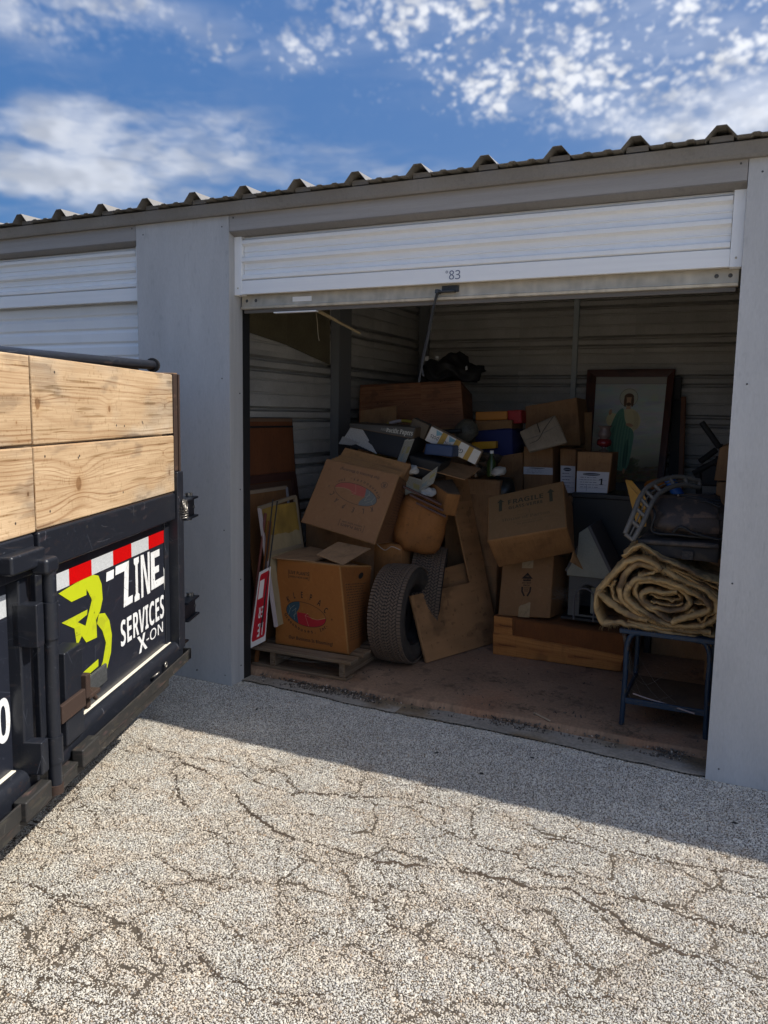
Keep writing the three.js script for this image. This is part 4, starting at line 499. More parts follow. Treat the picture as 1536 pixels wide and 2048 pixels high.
function livePlants(c, w, h, ink, red, blue, fade = 1) {
  c.globalAlpha = fade;
  c.strokeStyle = ink; c.lineWidth = 5; for (const s of [-1, 1]) { const x = w * 0.36 + s * w * 0.165; c.beginPath(); c.moveTo(x - s * 14, h * 0.115); c.lineTo(x, h * 0.115); c.lineTo(x, h * 0.205); c.lineTo(x - s * 14, h * 0.205); c.stroke(); }
  txt(c, 'LIVE PLANTS', w * 0.36, h * 0.14, h * 0.05, { sx: 1.0, c: ink }); txt(c, 'HANDLE WITH CARE', w * 0.36, h * 0.185, h * 0.030, { sx: 1.0, c: ink });
  const cx = w * 0.45, cy = h * 0.60, rx = w * 0.29, ry = h * 0.135;
  c.save(); c.translate(cx, cy); c.rotate(0.12); c.beginPath(); c.ellipse(0, 0, rx, ry, 0, 0, 6.3); c.save(); c.clip();
  c.fillStyle = red; c.beginPath(); c.moveTo(-rx * 0.4, 0); c.lineTo(rx * 0.1, -ry * 0.1); c.lineTo(rx * 0.35, ry * 0.25); c.quadraticCurveTo(rx * 0.8, ry * 0.15, rx * 1.1, -ry * 0.2); c.lineTo(rx * 1.1, ry * 1.2); c.lineTo(-rx * 0.4, ry * 1.2); c.fill();
  c.fillStyle = blue; c.beginPath(); c.moveTo(-rx * 1.1, -ry * 1.2); c.lineTo(-rx * 0.42, -ry * 1.2); c.quadraticCurveTo(-rx * 0.2, -ry * 0.6, -rx * 0.45, 0); c.lineTo(-rx * 0.28, ry * 1.2); c.lineTo(-rx * 1.1, ry * 1.2); c.fill();
  c.strokeStyle = 'rgba(190,180,150,0.75)'; c.lineWidth = 3; for (const l of [[-0.9, 0.7, -0.8, -0.1, -0.95, -0.5], [-0.8, -0.1, -0.6, -0.5], [-0.55, 0.5, -0.5, -0.3, -0.7, 0.1], [-0.45, 0.1, -0.6, 0.4, -0.5, 0.8], [0.2, 0.95, 0.0, 0.1, 0.15, -0.2], [0.0, 0.1, 0.6, 0.2, 1, -0.15]]) { c.beginPath(); for (let i = 0; i < l.length; i += 2) c.lineTo(l[i] * rx, l[i + 1] * ry); c.stroke(); }
  c.restore(); c.strokeStyle = ink; c.lineWidth = 6; c.beginPath(); c.ellipse(0, 0, rx, ry, 0, 0, 6.3); c.stroke();
  'KLEPAC'.split('').forEach((ch, i) => { const a = -2.62 + i * 0.42; txt(c, ch, Math.cos(a) * rx * 1.12, Math.sin(a) * ry * 1.62, h * 0.098, { sx: 0.62, rot: (a + 1.57) * 0.55, c: ink }); });
  const s = 'Greenhouses, Inc.'; s.split('').forEach((ch, i) => { const a = 2.75 - i * 0.152; txt(c, ch, Math.cos(a) * rx * 1.08, Math.sin(a) * ry * 1.42, h * 0.052, { rot: (a - 1.57) * 0.5, c: ink }); });
  c.restore(); txt(c, '®', w * 0.82, h * 0.62, h * 0.03, { c: ink });
  txt(c, 'Our Business Is Blooming!', w * 0.50, h * 0.90, h * 0.052, { sx: 0.88, c: ink, rot: 0.02 }); c.globalAlpha = 1;
}
{
  // front box on the pallet: open top with two flaps
  const front = cardPrint(1024, 1100, '#8e5620', 3, (c, w, h) => livePlants(c, w, h, '#241a14', '#9c1420', '#2c4450'));
  const side = cardPrint(512, 900, '#824d1c', 5, (c, w, h, r) => { c.globalAlpha = 0.55; for (let i = 0; i < 22; i++) { c.fillStyle = '#2c2018'; for (let x = 60; x < 380; ) { const l = 12 + r() * 46; c.fillRect(x, 190 + i * 27, l, 11); x += l + 12; } } c.globalAlpha = 1; c.fillStyle = '#120a05'; c.beginPath(); c.ellipse(330, 110, 46, 30, -0.5, 0, 6.3); c.fill(); });
  const k = carton('plant_box', 'orange tinted live plants carton standing on the weathered pallet', HX.A, { mat: card(1.0, 0.72, 0.36), front, right: side, seed: 4, bulge: 0.012, faces: 'FBLRD' });
  const c = k.corners, fl = card(0.92, 0.86, 0.82), up = (p, dy, dx = 0, dz = 0) => [p[0] + dx, p[1] + dy, p[2] + dz];
  part('flap', slabG(up(c[0], 0.004, -0.05, 0.03), up(lerp3(c[0], c[1], 0.60), 0.006), up(lerp3(c[4], c[5], 0.60), 0.02), up(c[4], 0.015, -0.01), 0.005, 0.008), fl, k);
  part('flap', slabG(up(lerp3(c[0], c[1], 0.66), 0.045, -0.02, -0.02), up(lerp3(c[1], c[5], 0.1), 0.0), up(lerp3(c[1], c[5], 0.95), 0.10), up(lerp3(c[4], c[5], 0.60), 0.125, 0, 0.12), 0.005, 0.006), fl, k);
  part('flap', slabG(lerp3(c[0], c[1], 0.5), lerp3(c[0], c[1], 1), lerp3(lerp3(c[0], c[1], 1), lerp3(c[4], c[5], 1), 0.5), lerp3(lerp3(c[0], c[1], 0.5), lerp3(c[4], c[5], 0.5), 0.5), 0.004), card(0.92, 0.82, 0.72), k);
  part('inner_floor', slabG(up(c[0], -0.02), up(c[1], -0.02), up(c[5], -0.02), up(c[4], -0.02), 0.004), card(0.92, 0.82, 0.72), k);
}
{
  const front = cardPrint(1024, 960, '#8c6646', 8, (c, w, h) => { c.save(); c.translate(w, h); c.rotate(Math.PI); livePlants(c, w, h, '#3a3230', '#a04a44', '#5a6a70', 0.75); txt(c, '®', w * 0.14, h * 0.82, h * 0.12, { w: 'normal', c: '#4a403a' }); c.restore(); });
  const side = cardPrint(512, 700, '#744e2f', 9, (c, w, h, r) => { c.globalAlpha = 0.35; c.fillStyle = '#241812'; for (let i = 0; i < 14; i++) for (let x = 120; x < 360; ) { const l = 10 + r() * 40; c.fillRect(x, 120 + i * 30, l, 10); x += l + 12; } c.globalAlpha = 1; });
  const k = carton('plant_box', 'brown live plants carton tipped back upside down behind the orange carton', HX.B, { mat: card(0.92, 0.78, 0.64), front, right: side, seed: 9, bulge: 0.008 });
  const c = k.corners, n = unit3(sub3(c[0], c[3])), up = (p, s) => v3(p, n, s);
  // folded edges of board standing out of its top, and the flap behind them
  for (let i = 0; i < 3; i++) { const o = 0.03 + i * 0.022, a = lerp3(lerp3(c[0], c[4], o * 2), lerp3(c[1], c[5], o * 2), 0.06 + i * 0.02), b = lerp3(lerp3(c[0], c[4], o * 2), lerp3(c[1], c[5], o * 2), 1.0); part('folded_edge', slabG(up(a, 0.012 + i * 0.014), up(b, 0.010 + i * 0.012), up(b, -0.01), up(a, -0.01), 0.007), card(1.0, 0.84, 0.62), k); }
  const a = lerp3(c[0], c[4], 0.22), b = lerp3(c[1], c[5], 0.22); part('flap', slabG(v3(lerp3(a, b, 0.12), n, 0.10), v3(lerp3(a, b, 1.03), n, 0.10), b, lerp3(a, b, 0.08), 0.005), card(0.85, 0.72, 0.55), k);
  const b2 = lerp3(c[1], c[5], 0.75); part('flap', slabG(v3(lerp3(a, b, 1.03), n, 0.10), v3(b2, n, 0.06), b2, b, 0.005), card(0.9, 0.75, 0.6), k);
}
carton('carton', 'brown carton wedged under the tipped plant carton', HX.C, { mat: card(0.95, 0.80, 0.70), seed: 12 });
carton('carton', 'small orange carton squeezed in beside the front tyre top', HX.C2, { mat: card(0.9, 0.62, 0.34), seed: 13, bulge: 0.015 });
{ // black paper carton with a grey lid
  const body = carton('paper_box', 'black paper carton with grey lid lying on top of the heap', HX.D, { mat: std({ color: lin(0.018, 0.019, 0.021), roughness: 0.6 }), seed: 15, bulge: 0.003, category: 'box' });
  const rel = relTo(HX.Dlid, [body.position.x, body.position.y, body.position.z]);
  const lid = part('lid', hexG(rel, 3, 0.003), std({ map: cardMap, color: lin(0.42, 0.45, 0.50), roughness: 0.85 }), body);
  const t = canvasTex(1024, 90, (c, w, h) => { c.fillStyle = '#5c5852'; c.fillRect(0, 0, w, h); txt(c, 'Asian', w * 0.55, h * 0.5, 44, { f: 'serif', w: 'normal', c: '#a8a49a' }); txt(c, 'Pacific Papers', w * 0.78, h * 0.55, 58, { f: 'serif', c: '#d8d4c4' }); });
  part('lid_print', quadG(rel[0], rel[1], rel[2], rel[3], 3, 0.003, 0.002, 0.01, 0, false, rel.reduce((s, p) => v3(s, p, 1 / 8), [0, 0, 0])), std({ map: t, roughness: 0.8 }), lid);
  // a chequered white paper draped over its left end
  const c = body.corners, P = (u, v, d = 0.006) => { const p = lerp3(lerp3(c[3], c[2], u), lerp3(c[0], c[1], u), v); return [p[0], p[1], p[2] + d]; };
  const chk = canvasTex(256, 256, (c2, w, h) => { c2.fillStyle = '#b9b7b2'; c2.fillRect(0, 0, w, h); c2.fillStyle = '#45454a'; for (let i = 0; i < 20; i++) for (let j = 0; j < 20; j++) c2.fillRect(i * 12.8, j * 12.8 + (i % 2) * 6.4, 6, 5.5); });
  part('paper_wrap', slabG(P(0.02, 0.98), P(0.2, 0.98), P(0.56, -0.02, 0.012), P(-0.02, 0.35, 0.012), 0.002, 0.006), std({ map: chk, roughness: 0.8 }), body);
  part('paper_fold', slabG(P(-0.04, 0.45, 0.016), P(0.26, 0.30, 0.02), P(0.14, 0.10, 0.016), P(-0.06, 0.02, 0.012), 0.002, 0.004), std({ map: chk, color: lin(0.8, 0.8, 0.8), roughness: 0.8 }), body);
}
{
  const t = canvasTex(1024, 270, (c, w, h) => { c.fillStyle = '#d6d3cc'; c.fillRect(0, 0, w, h); const r = rng(6); c.fillStyle = 'rgba(190,180,140,0.35)'; for (let i = 0; i < 60; i++) c.fillRect(w * 0.55 + r() * w * 0.45, r() * h, 30 * r(), 14 * r()); c.fillStyle = '#7fa6b4'; for (const x of [0.12, 0.37]) { c.beginPath(); c.moveTo(w * x, h * 0.06); c.lineTo(w * (x + 0.16), h * 0.12); c.lineTo(w * (x + 0.04), h * 0.42); c.fill(); } c.save(); c.translate(w, h); c.rotate(Math.PI); txt(c, 'Ge', w * 0.36, h * 0.42, 104, { w: 'normal' }); txt(c, 'arthful', w * 0.58, h * 0.42, 104, { w: 'normal', sx: 0.8 }); txt(c, 'pots', w * 0.86, h * 0.42, 100, { w: 'normal', sx: 0.85 }); c.restore(); c.fillStyle = 'rgba(176,138,60,0.9)'; for (const [x, s] of [[0.24, 1], [0.50, 1], [0.76, 0.9]]) { c.beginPath(); c.moveTo(w * x, 0); c.lineTo(w * (x + 0.10 * s), 0); c.lineTo(w * (x + 0.09 * s), h); c.lineTo(w * (x - 0.015), h); c.fill(); } });
  carton('pot_box', 'narrow white printed box with yellow tape slanting across the heap', HX.E, { mat: std({ map: cardMap, color: lin(1.3, 1.5, 1.9), roughness: 0.7 }), front: t, seed: 18, bulge: 0.003, category: 'box' });
  carton('grey_box', 'small grey open box end behind the white taped box', HX.Egrey, { mat: std({ map: cardMap, color: lin(0.45, 0.55, 0.7), roughness: 0.8 }), seed: 19, bulge: 0.002, category: 'box' });
  carton('blue_box', 'small dark blue box below the white taped box', HX.Fblue, { mat: std({ color: lin(0.03, 0.06, 0.14), roughness: 0.5 }), seed: 20, bulge: 0.002, category: 'box' });
}
carton('small_carton', 'small orange carton with grey lid propped against the tall cut board', HX.H, { mat: card(0.95, 0.66, 0.36), seed: 22, bulge: 0.003 });
scene.children.at(-1).add((() => { const k = scene.children.at(-1).corners; const m = new THREE.Mesh(hexG([...[0, 1].map((i) => v3(k[i], [0, 1, 0], 0.007)), k[1], k[0], ...[4, 5].map((i) => v3(k[i], [0, 1, 0], 0.007)), k[5], k[4]], 2, 0.001), std({ map: cardMap, color: lin(0.30, 0.32, 0.38), roughness: 0.9 })); m.name = 'lid'; return m; })());
{
  const t = cardPrint(1024, 760, '#7c5e3c', 31, (c, w, h) => { const ink = 'rgba(48,52,38,0.85)'; txt(c, 'FRAGILE', w * 0.5, h * 0.235, 108, { sx: 1.12, c: ink }); txt(c, 'GLASS-VERRE', w * 0.5, h * 0.36, 74, { sx: 1.0, c: ink }); c.fillStyle = ink; for (const x of [0.17, 0.83]) { c.beginPath(); c.moveTo(w * x, h * 0.12); c.lineTo(w * (x + 0.05), h * 0.20); c.lineTo(w * (x + 0.022), h * 0.20); c.lineTo(w * (x + 0.022), h * 0.40); c.lineTo(w * (x - 0.022), h * 0.40); c.lineTo(w * (x - 0.022), h * 0.20); c.lineTo(w * (x - 0.05), h * 0.20); c.fill(); } c.globalAlpha = 0.7; txt(c, 'House of Parton', w * 0.5, h * 0.62, 66, { f: 'serif', w: 'normal', c: ink, sx: 1.25 }); c.strokeStyle = ink; c.lineWidth = 3; c.strokeRect(w * 0.40, h * 0.46, w * 0.15, h * 0.10); c.beginPath(); c.moveTo(w * 0.33, h * 0.71); c.lineTo(w * 0.86, h * 0.70); c.stroke(); txt(c, 'fine glass and porcelain', w * 0.55, h * 0.75, 30, { f: 'serif', w: 'normal', c: ink }); c.globalAlpha = 1; });
  const k = carton('fragile_box', 'brown fragile glass carton tilted forward on another carton', HX.O, { mat: card(0.95, 0.74, 0.5), front: t, seed: 24, bulge: 0.005 });
  const c = k.corners; part('flap', slabG(lerp3(c[2], c[6], 0.9), c[6], v3(c[6], [0.06, -0.10, 0.02], 1), v3(lerp3(c[2], c[3], 0.25), [0.12, -0.20, -0.15], 1), 0.004), card(0.92, 0.74, 0.5), k);
}
{
  const t = cardPrint(820, 1000, '#84613f', 33, (c, w, h) => { const ink = '#221812', x = w * 0.52; c.fillStyle = ink; c.beginPath(); c.moveTo(x, h * 0.29); c.lineTo(x + 90, h * 0.385); c.lineTo(x + 60, h * 0.385); c.lineTo(x + 60, h * 0.425); c.lineTo(x - 60, h * 0.425); c.lineTo(x - 60, h * 0.385); c.lineTo(x - 90, h * 0.385); c.fill(); txt(c, 'THIS', x, h * 0.35, 28, { c: '#84613f' }); txt(c, 'SIDE UP', x, h * 0.395, 30, { c: '#84613f' }); txt(c, 'DO NOT', x, h * 0.452, 38, { c: ink }); txt(c, 'DROP', x, h * 0.492, 38, { c: ink }); txt(c, 'HANDLE', x, h * 0.53, 22, { c: ink }); txt(c, 'WITH', x, h * 0.555, 22, { c: ink }); txt(c, 'CARE', x, h * 0.58, 22, { c: ink }); c.lineWidth = 26; c.strokeStyle = ink; for (const s of [-1, 1]) { c.beginPath(); c.moveTo(x + s * 66, h * 0.515); c.lineTo(x + s * 62, h * 0.585); c.lineTo(x + s * 24, h * 0.66); c.stroke(); } });
  const tape = std({ map: cardMap, color: lin(0.95, 1.05, 1.05), roughness: 0.35 });
  carton('carton', 'taped carton with up arrow standing on the long wooden crate', HX.P, { mat: card(0.95, 0.76, 0.56), front: t, seed: 27, bulge: 0.011, strips: [{ name: 'tape', u: [0.40, 0.62], v: [0.78, 1.0], mat: tape }, { name: 'tape', u: [0.40, 0.62], v: [0.0, 0.24], mat: tape }] });
}
{ // orange brown box on its wooden skid
  const skid = std({ map: woodTex(31, [[0.3, 0.1, 0.01], [0.9, 0.16, 0.012]], 0.84, 0.15), color: lin(0.62, 0.36, 0.14), roughness: 0.75 });
  const t = thing('wooden_crate', 'long low orange wooden crate on a skid under the taped carton', 'crate', baseOf(HX.Qrail)), o = [t.position.x, t.position.y, t.position.z];
  const q = relTo(HX.Q, o), rl = relTo(HX.Qrail, o);
  part('body', hexG(q.map((p, i) => (i > 3 ? [p[0], p[1], p[2]] : p)), 5, 0.002, undefined, 0.003), card(0.62, 0.36, 0.16), t);
  part('skid_plank', hexG([...rl.slice(0, 4), ...rl.slice(0, 4).map((p) => [p[0], p[1], p[2] - 0.03])], 6, 0.002, undefined, 0.003), skid, t);
  part('skid_plank', hexG([...rl.slice(0, 4), ...rl.slice(0, 4).map((p) => [p[0], p[1], p[2] - 0.03])].map((p) => [p[0], p[1], p[2] - 0.46]), 6, 0.002, undefined, 0.003), skid, t);
  const at = (u, v) => lerp3(lerp3(q[3], q[2], u), lerp3(q[0], q[1], u), v), blk = (a, b, v0, v1, d) => { const z = (p) => [p[0], p[1], p[2] + d]; const f = [at(a, v1), at(b, v1), at(b, v0), at(a, v0)]; return hexG([...f.map(z), ...f], 7, 0.001, undefined, 0.002); };
  part('end_block', blk(0.0, 0.15, 0.0, 1.0, 0.014), skid, t); part('side_panel', blk(0.165, 0.995, 0.16, 0.98, 0.010), card(0.55, 0.28, 0.10), t); for (const a of [0.0, 0.45, 0.93]) part('spacer', blk(a + 0.02, a + 0.14 > 0.99 ? 0.99 : a + 0.14, -0.06, 0.17, 0.012), skid, t);
  for (let i = 0; i < 3; i++) part('foot', boxAt(rl[3][0] + 0.02 + i * 0.35, rl[3][0] + 0.12 + i * 0.35, 0, 0.03, rl[3][2] - 0.45, rl[3][2] - 0.03, 0.003), skid, t);
}
carton('wooden_chest', 'big reddish brown chest at the back of the heap', HX.V, { mat: std({ map: woodTex(37, [], 0.9, 0.45), color: lin(0.40, 0.25, 0.19), roughness: 0.6 }), seed: 30, bulge: 0.002, category: 'chest', round: 0.004 });
carton('carton', 'brown open carton behind the white folded box', HX.AAdark, { mat: card(0.85, 0.75, 0.68), seed: 35, faces: 'FBLRD' });
carton('carton', 'brown carton behind the fragile carton with nothing printed on it', HX.mid_carton, { mat: card(0.9, 0.74, 0.62), seed: 36 });
const labelTex = (big) => canvasTex(256, 200, (c, w, h) => { c.fillStyle = '#c9cad0'; c.fillRect(0, 0, w, h); const r = rng(big ? 3 : 4); c.fillStyle = '#20242c'; c.beginPath(); c.ellipse(w * 0.46, h * 0.13, w * 0.27, h * 0.065, 0, 0, 6.3); c.fill(); c.fillStyle = '#8b909c'; c.fillRect(w * 0.22, h * 0.11, w * 0.48, h * 0.04); c.fillStyle = '#5a6070'; for (let i = 0; i < 5; i++) for (let x = w * 0.12; x < w * 0.6; ) { const l = 8 + r() * 26; c.fillRect(x, h * (0.27 + i * 0.115), l, 5); x += l + 8; } c.strokeStyle = '#8088a0'; c.lineWidth = 2; for (const y of [0.4, 0.62, 0.8]) { c.beginPath(); c.moveTo(w * 0.06, h * y); c.lineTo(w * 0.94, h * y); c.stroke(); } c.strokeRect(w * 0.32, h * 0.62, 2, h * 0.3); if (big) txt(c, '1', w * 0.78, h * 0.47, 84, { f: 'serif', c: '#0c0c10' }); });
{
  const m1 = std({ map: labelTex(true), roughness: 0.7 }), m0 = std({ map: labelTex(false), roughness: 0.7 });
  carton('labelled_box', 'brown carton with a white numbered label below the oil lamp', HX.AD, { mat: card(0.95, 0.82, 0.70), seed: 40, bulge: 0.002, strips: [{ name: 'paper_label', u: [0.0, 0.97], v: [0.0, 0.52], mat: m1, lift: 0.003 }] });
  carton('labelled_box', 'brown carton with a white label right under the white folded box', HX.AC1, { mat: card(0.92, 0.78, 0.66), seed: 41, bulge: 0.002, strips: [{ name: 'paper_label', u: [0.0, 1.0], v: [0.40, 0.56], mat: m0, lift: 0.003 }] });
  carton('labelled_box', 'brown carton with a tall white label between two other labelled cartons', HX.AC2, { mat: card(0.92, 0.78, 0.66), seed: 42, bulge: 0.002, strips: [{ name: 'paper_label', u: [0.05, 0.98], v: [0.0, 0.62], mat: m0, lift: 0.003 }] });
}
carton('orange_book_box', 'flat orange box on top of the dark stack at the rear wall', HX.Yorange, { mat: std({ color: lin(0.50, 0.20, 0.03), roughness: 0.6 }), seed: 44, bulge: 0.001, category: 'box' });
carton('red_box', 'small red box at the right end of the orange box', HX.Yred, { mat: std({ color: lin(0.36, 0.02, 0.025), roughness: 0.6 }), seed: 45, bulge: 0.001, category: 'box' });
carton('dark_box', 'flat brown box between the orange box and the blue bag', HX.Ybrown, { mat: card(0.85, 0.75, 0.62), seed: 46, bulge: 0.001, category: 'box' });
carton('blue_bag', 'slumped navy blue bag holding a yellow box', HX.Yblue, { mat: std({ color: lin(0.02, 0.03, 0.14), roughness: 0.75 }), seed: 47, bulge: 0.03, category: 'bag' });
carton('yellow_box', 'narrow bright yellow box in front of the navy bag', HX.Yyellow.map((p) => [p[0], p[1], p[2] + 0.06]), { mat: std({ color: lin(0.75, 0.38, 0.02), roughness: 0.5 }), seed: 48, bulge: 0.001, category: 'box' });
{
  const k = carton('white_folded_box', 'white flat box tied with dark string leaning on labelled cartons', HX.ABwhite, { mat: std({ map: cardMap, color: lin(1.0, 1.3, 1.8), roughness: 0.8 }), seed: 50, bulge: 0.004, category: 'box' }), c = k.corners, P = (u, v) => { const p = lerp3(lerp3(c[3], c[2], u), lerp3(c[0], c[1], u), v); return [p[0], p[1] + 0.004, p[2] + 0.012]; };
  part('string', merge([tubeG([P(0.5, 1.0), P(0.47, 0.6)], 0.003, 6, 5), tubeG([P(0.95, 0.95), P(0.6, 0.65), P(0.35, 0.35), P(0.12, 0.3)], 0.0016, 16, 5)]), M.black, k); part('fold_line', tubeG([P(0.03, 0.5), P(0.5, 0.52), P(0.97, 0.62)], 0.0013, 12, 4), std({ color: lin(0.2, 0.2, 0.19), roughness: 1 }), k);
}
// cartons the heap stands on
const stack = (name, label, x0, x1, y0, y1, z0, z1, tint, seed) => carton(name, label, [[x0, y1, z1], [x1, y1, z1], [x1, y0, z1], [x0, y0, z1], [x0, y1, z0], [x1, y1, z0], [x1, y0, z0], [x0, y0, z0]], { mat: card(...tint), seed, bulge: 0.008 });
stack('carton', 'plain carton at the bottom of the heap behind the orange plant carton', -2.86, -2.2, 0.045, 0.35, -1.42, -0.93, [1, 0.86, 0.74], 61);
stack('carton', 'plain carton high in the heap under the black paper carton', -2.75, -2.13, 0.86, 1.25, -1.75, -1.36, [0.95, 0.84, 0.74], 62);
stack('carton', 'plain carton low in the heap against the left lining', -2.85, -2.1, 0.045, 0.85, -1.95, -1.45, [1, 0.86, 0.72], 63);
stack('large_carton', 'wide brown carton carrying the reddish chest', -2.86, -2.0, 0.045, 1.38, -2.7, -2.02, [0.95, 0.84, 0.72], 64);
stack('large_carton', 'tall brown carton under the navy bag and the plain brown carton', -1.97, -1.5, 0.045, 0.99, -2.5, -1.75, [1, 0.86, 0.74], 65);
stack('carton', 'plain carton under the first labelled carton', -1.49, -1.14, 0.045, 1.045, -2.4, -1.98, [0.95, 0.84, 0.74], 66);
stack('carton', 'plain carton in the middle of the heap behind the tall cut board', -2.0, -1.6, 0.045, 1.15, -2.0, -1.63, [1, 0.86, 0.74], 67);

// ---------------------------------------------------------------- other stored things
const oldWood = std({ map: woodTex(41, [[0.5, 0.1, 0.012]], 0.7, 0.1), color: lin(0.27, 0.26, 0.26), roughness: 0.9 });
{ // pallet
  const t = thing('wooden_pallet', 'weathered grey wooden pallet under the orange plant carton', 'pallet', [-2.39, 0.041, -0.55]);
  const zs = [0.235, 0.07, -0.10, -0.27]; zs.forEach((z) => part('deck_plank', boxAt(-0.34, 0.345, 0.108, 0.129, z - 0.055, z + 0.055, 0.003).rotateY(z * 0.04), oldWood, t));
  for (const x of [-0.20, 0.28]) part('stringer', boxAt(x - 0.02, x + 0.02, 0.02, 0.107, -0.31, 0.27, 0.004), oldWood, t);
  for (const z of [0.22, -0.25]) part('bottom_plank', boxAt(-0.35, 0.31, 0.0, 0.019, z - 0.05, z + 0.05, 0.003), oldWood, t);
}
{ // tyres
  const rubber = std({ map: dataTex(256, 256, (u, v) => { const n = fbm(u * 10, v * 10, 4), k = 0.30 + n * 0.16; return [k, k * 0.90, k * 0.80]; }, [3, 3]), color: lin(0.4, 0.4, 0.4), roughness: 0.9 });
  const dustyRubber = std({ map: dataTex(256, 256, (u, v) => { const n = fbm(u * 10, v * 10, 4), k = 0.40 + n * 0.14; return [k, k * 0.84, k * 0.70]; }), color: lin(0.8, 0.8, 0.8), roughness: 0.95 });
  const R = 0.312, prof = [[0.19, -0.085], [0.20, -0.098], [0.235, -0.112], [0.27, -0.108], [0.292, -0.098], [0.30, -0.085], [0.303, -0.05], [0.304, 0], [0.303, 0.05], [0.30, 0.085], [0.292, 0.098], [0.27, 0.108], [0.235, 0.112], [0.20, 0.098], [0.19, 0.085], [0.185, 0.05], [0.185, -0.05], [0.19, -0.085]];
  const carcass = new THREE.LatheGeometry(prof.map((p) => new THREE.Vector2(...p)), 64).rotateZ(Math.PI / 2);
  const blocks = []; const put = (x, a, w, l, rot, h = 0.007) => { const g = new THREE.BoxGeometry(w, h, l); g.rotateY(rot); g.translate(x, 0.3065 - Math.abs(x) * 0.03 - (Math.abs(x) > 0.075 ? 0.004 : 0), 0); g.rotateX(a); blocks.push(g); };
  for (let i = 0; i < 88; i++) { const a = i / 88 * Math.PI * 2; for (const s of [-1, 1]) { put(s * 0.094, a + 0.02 * s, 0.024, 0.015, 0, 0.008); put(s * 0.068, a, 0.023, 0.010, s * 0.75, 0.009); put(s * 0.047, a + 0.03, 0.022, 0.010, -s * 0.75, 0.009); put(s * 0.026, a, 0.022, 0.010, s * 0.75, 0.009); put(s * 0.008, a + 0.03, 0.016, 0.010, -s * 0.75, 0.009); } }
  const tread = merge(blocks), rim = new THREE.LatheGeometry([[0.02, 0.03], [0.10, 0.03], [0.13, 0.015], [0.165, 0.02], [0.175, 0.06], [0.192, 0.075], [0.196, 0.088], [0.186, 0.088], [0.172, 0.07], [0.16, 0.0], [0.12, -0.01], [0.02, 0.0]].map((p) => new THREE.Vector2(...p)), 48).rotateZ(-Math.PI / 2);
  const tyre = (label, pos, rot) => { const t = thing('tyre', label, 'tyre', pos, 0, 'old tyres'); t.rotation.set(...rot); const c = part('carcass', carcass, rubber, t, 0, R, 0); const tr = part('tread', tread, dustyRubber, c); tr.userData = { kind: 'stuff' }; part('wheel_rim', rim, std({ color: lin(0.03, 0.03, 0.032), roughness: 0.5, metalness: 0.4 }), t, 0, R, 0); return t; };
  tyre('dusty tyre standing upright beside the pallet', [-1.955, 0.041, -0.80], [0, 0.04, 0.02]);
  tyre('second tyre leaning behind the front tyre', [-2.0, 0.10, -1.24], [0.05, 0.30, -0.10]);
}
{ // two cut boards with a tall leg, leaning back
  const A = new THREE.Vector3(-1.805, 0.044, -0.822), e = new THREE.Vector3(0.3585, 0, -0.9335).normalize(), h = new THREE.Vector3(0.9335, 0, 0.3585), l = 17 * Math.PI / 180, u = new THREE.Vector3(0, Math.cos(l), 0).addScaledVector(h, -Math.sin(l)), n = new THREE.Vector3().crossVectors(e, u).negate();
  const sh = new THREE.Shape([[0, 0], [0.695, 0], [0.735, 0.08], [0.745, 1.25], [0.53, 1.245], [0.562, 0.437], [-0.03, 0.43]].map((p) => new THREE.Vector2(...p)));
  const sh2 = new THREE.Shape([[0.02, 0], [0.695, 0], [0.72, 1.16], [0.66, 1.16], [0.60, 0.56], [0.03, 0.53], [0.03, 0.1]].map((p) => new THREE.Vector2(...p)));
  const mk = (sh) => { const g = new THREE.ExtrudeGeometry(sh, { depth: 0.012, bevelEnabled: true, bevelSize: 0.001, bevelThickness: 0.001, bevelSegments: 1 }); g.applyMatrix4(new THREE.Matrix4().makeBasis(e, u, n.clone().negate())); return g; };
  const ply = dataTex(512, 512, (x, y) => { const g = fbm(x * 3, y * 26, 4), b = fbm(x * 5 + 3, y * 5, 4), s = sstep(0.64, 0.8, fbm(x * 6 + 40, y * 9, 4)), d = sstep(0.86, 0.9, vn(x * 40, y * 40)) * 0.3; const k = 1 + (g - 0.5) * 0.16 + (b - 0.5) * 0.24 - s * 0.16 - d * 0.5; return [0.66 * k, 0.52 * k, 0.38 * k]; });
  const m = std({ map: ply, color: lin(1.0, 0.84, 0.66), roughness: 0.85 });
  const a = single('cut_board', 'tall L-shaped brown board leaning in front of the tyres', 'board', mk(sh), m, 'cut boards'); a.position.copy(A);
  const b = single('cut_board', 'second brown L-shaped board leaning close behind the first', 'board', mk(sh2), m, 'cut boards'); b.position.copy(A).addScaledVector(h, -0.06).addScaledVector(e, 0.03);
}
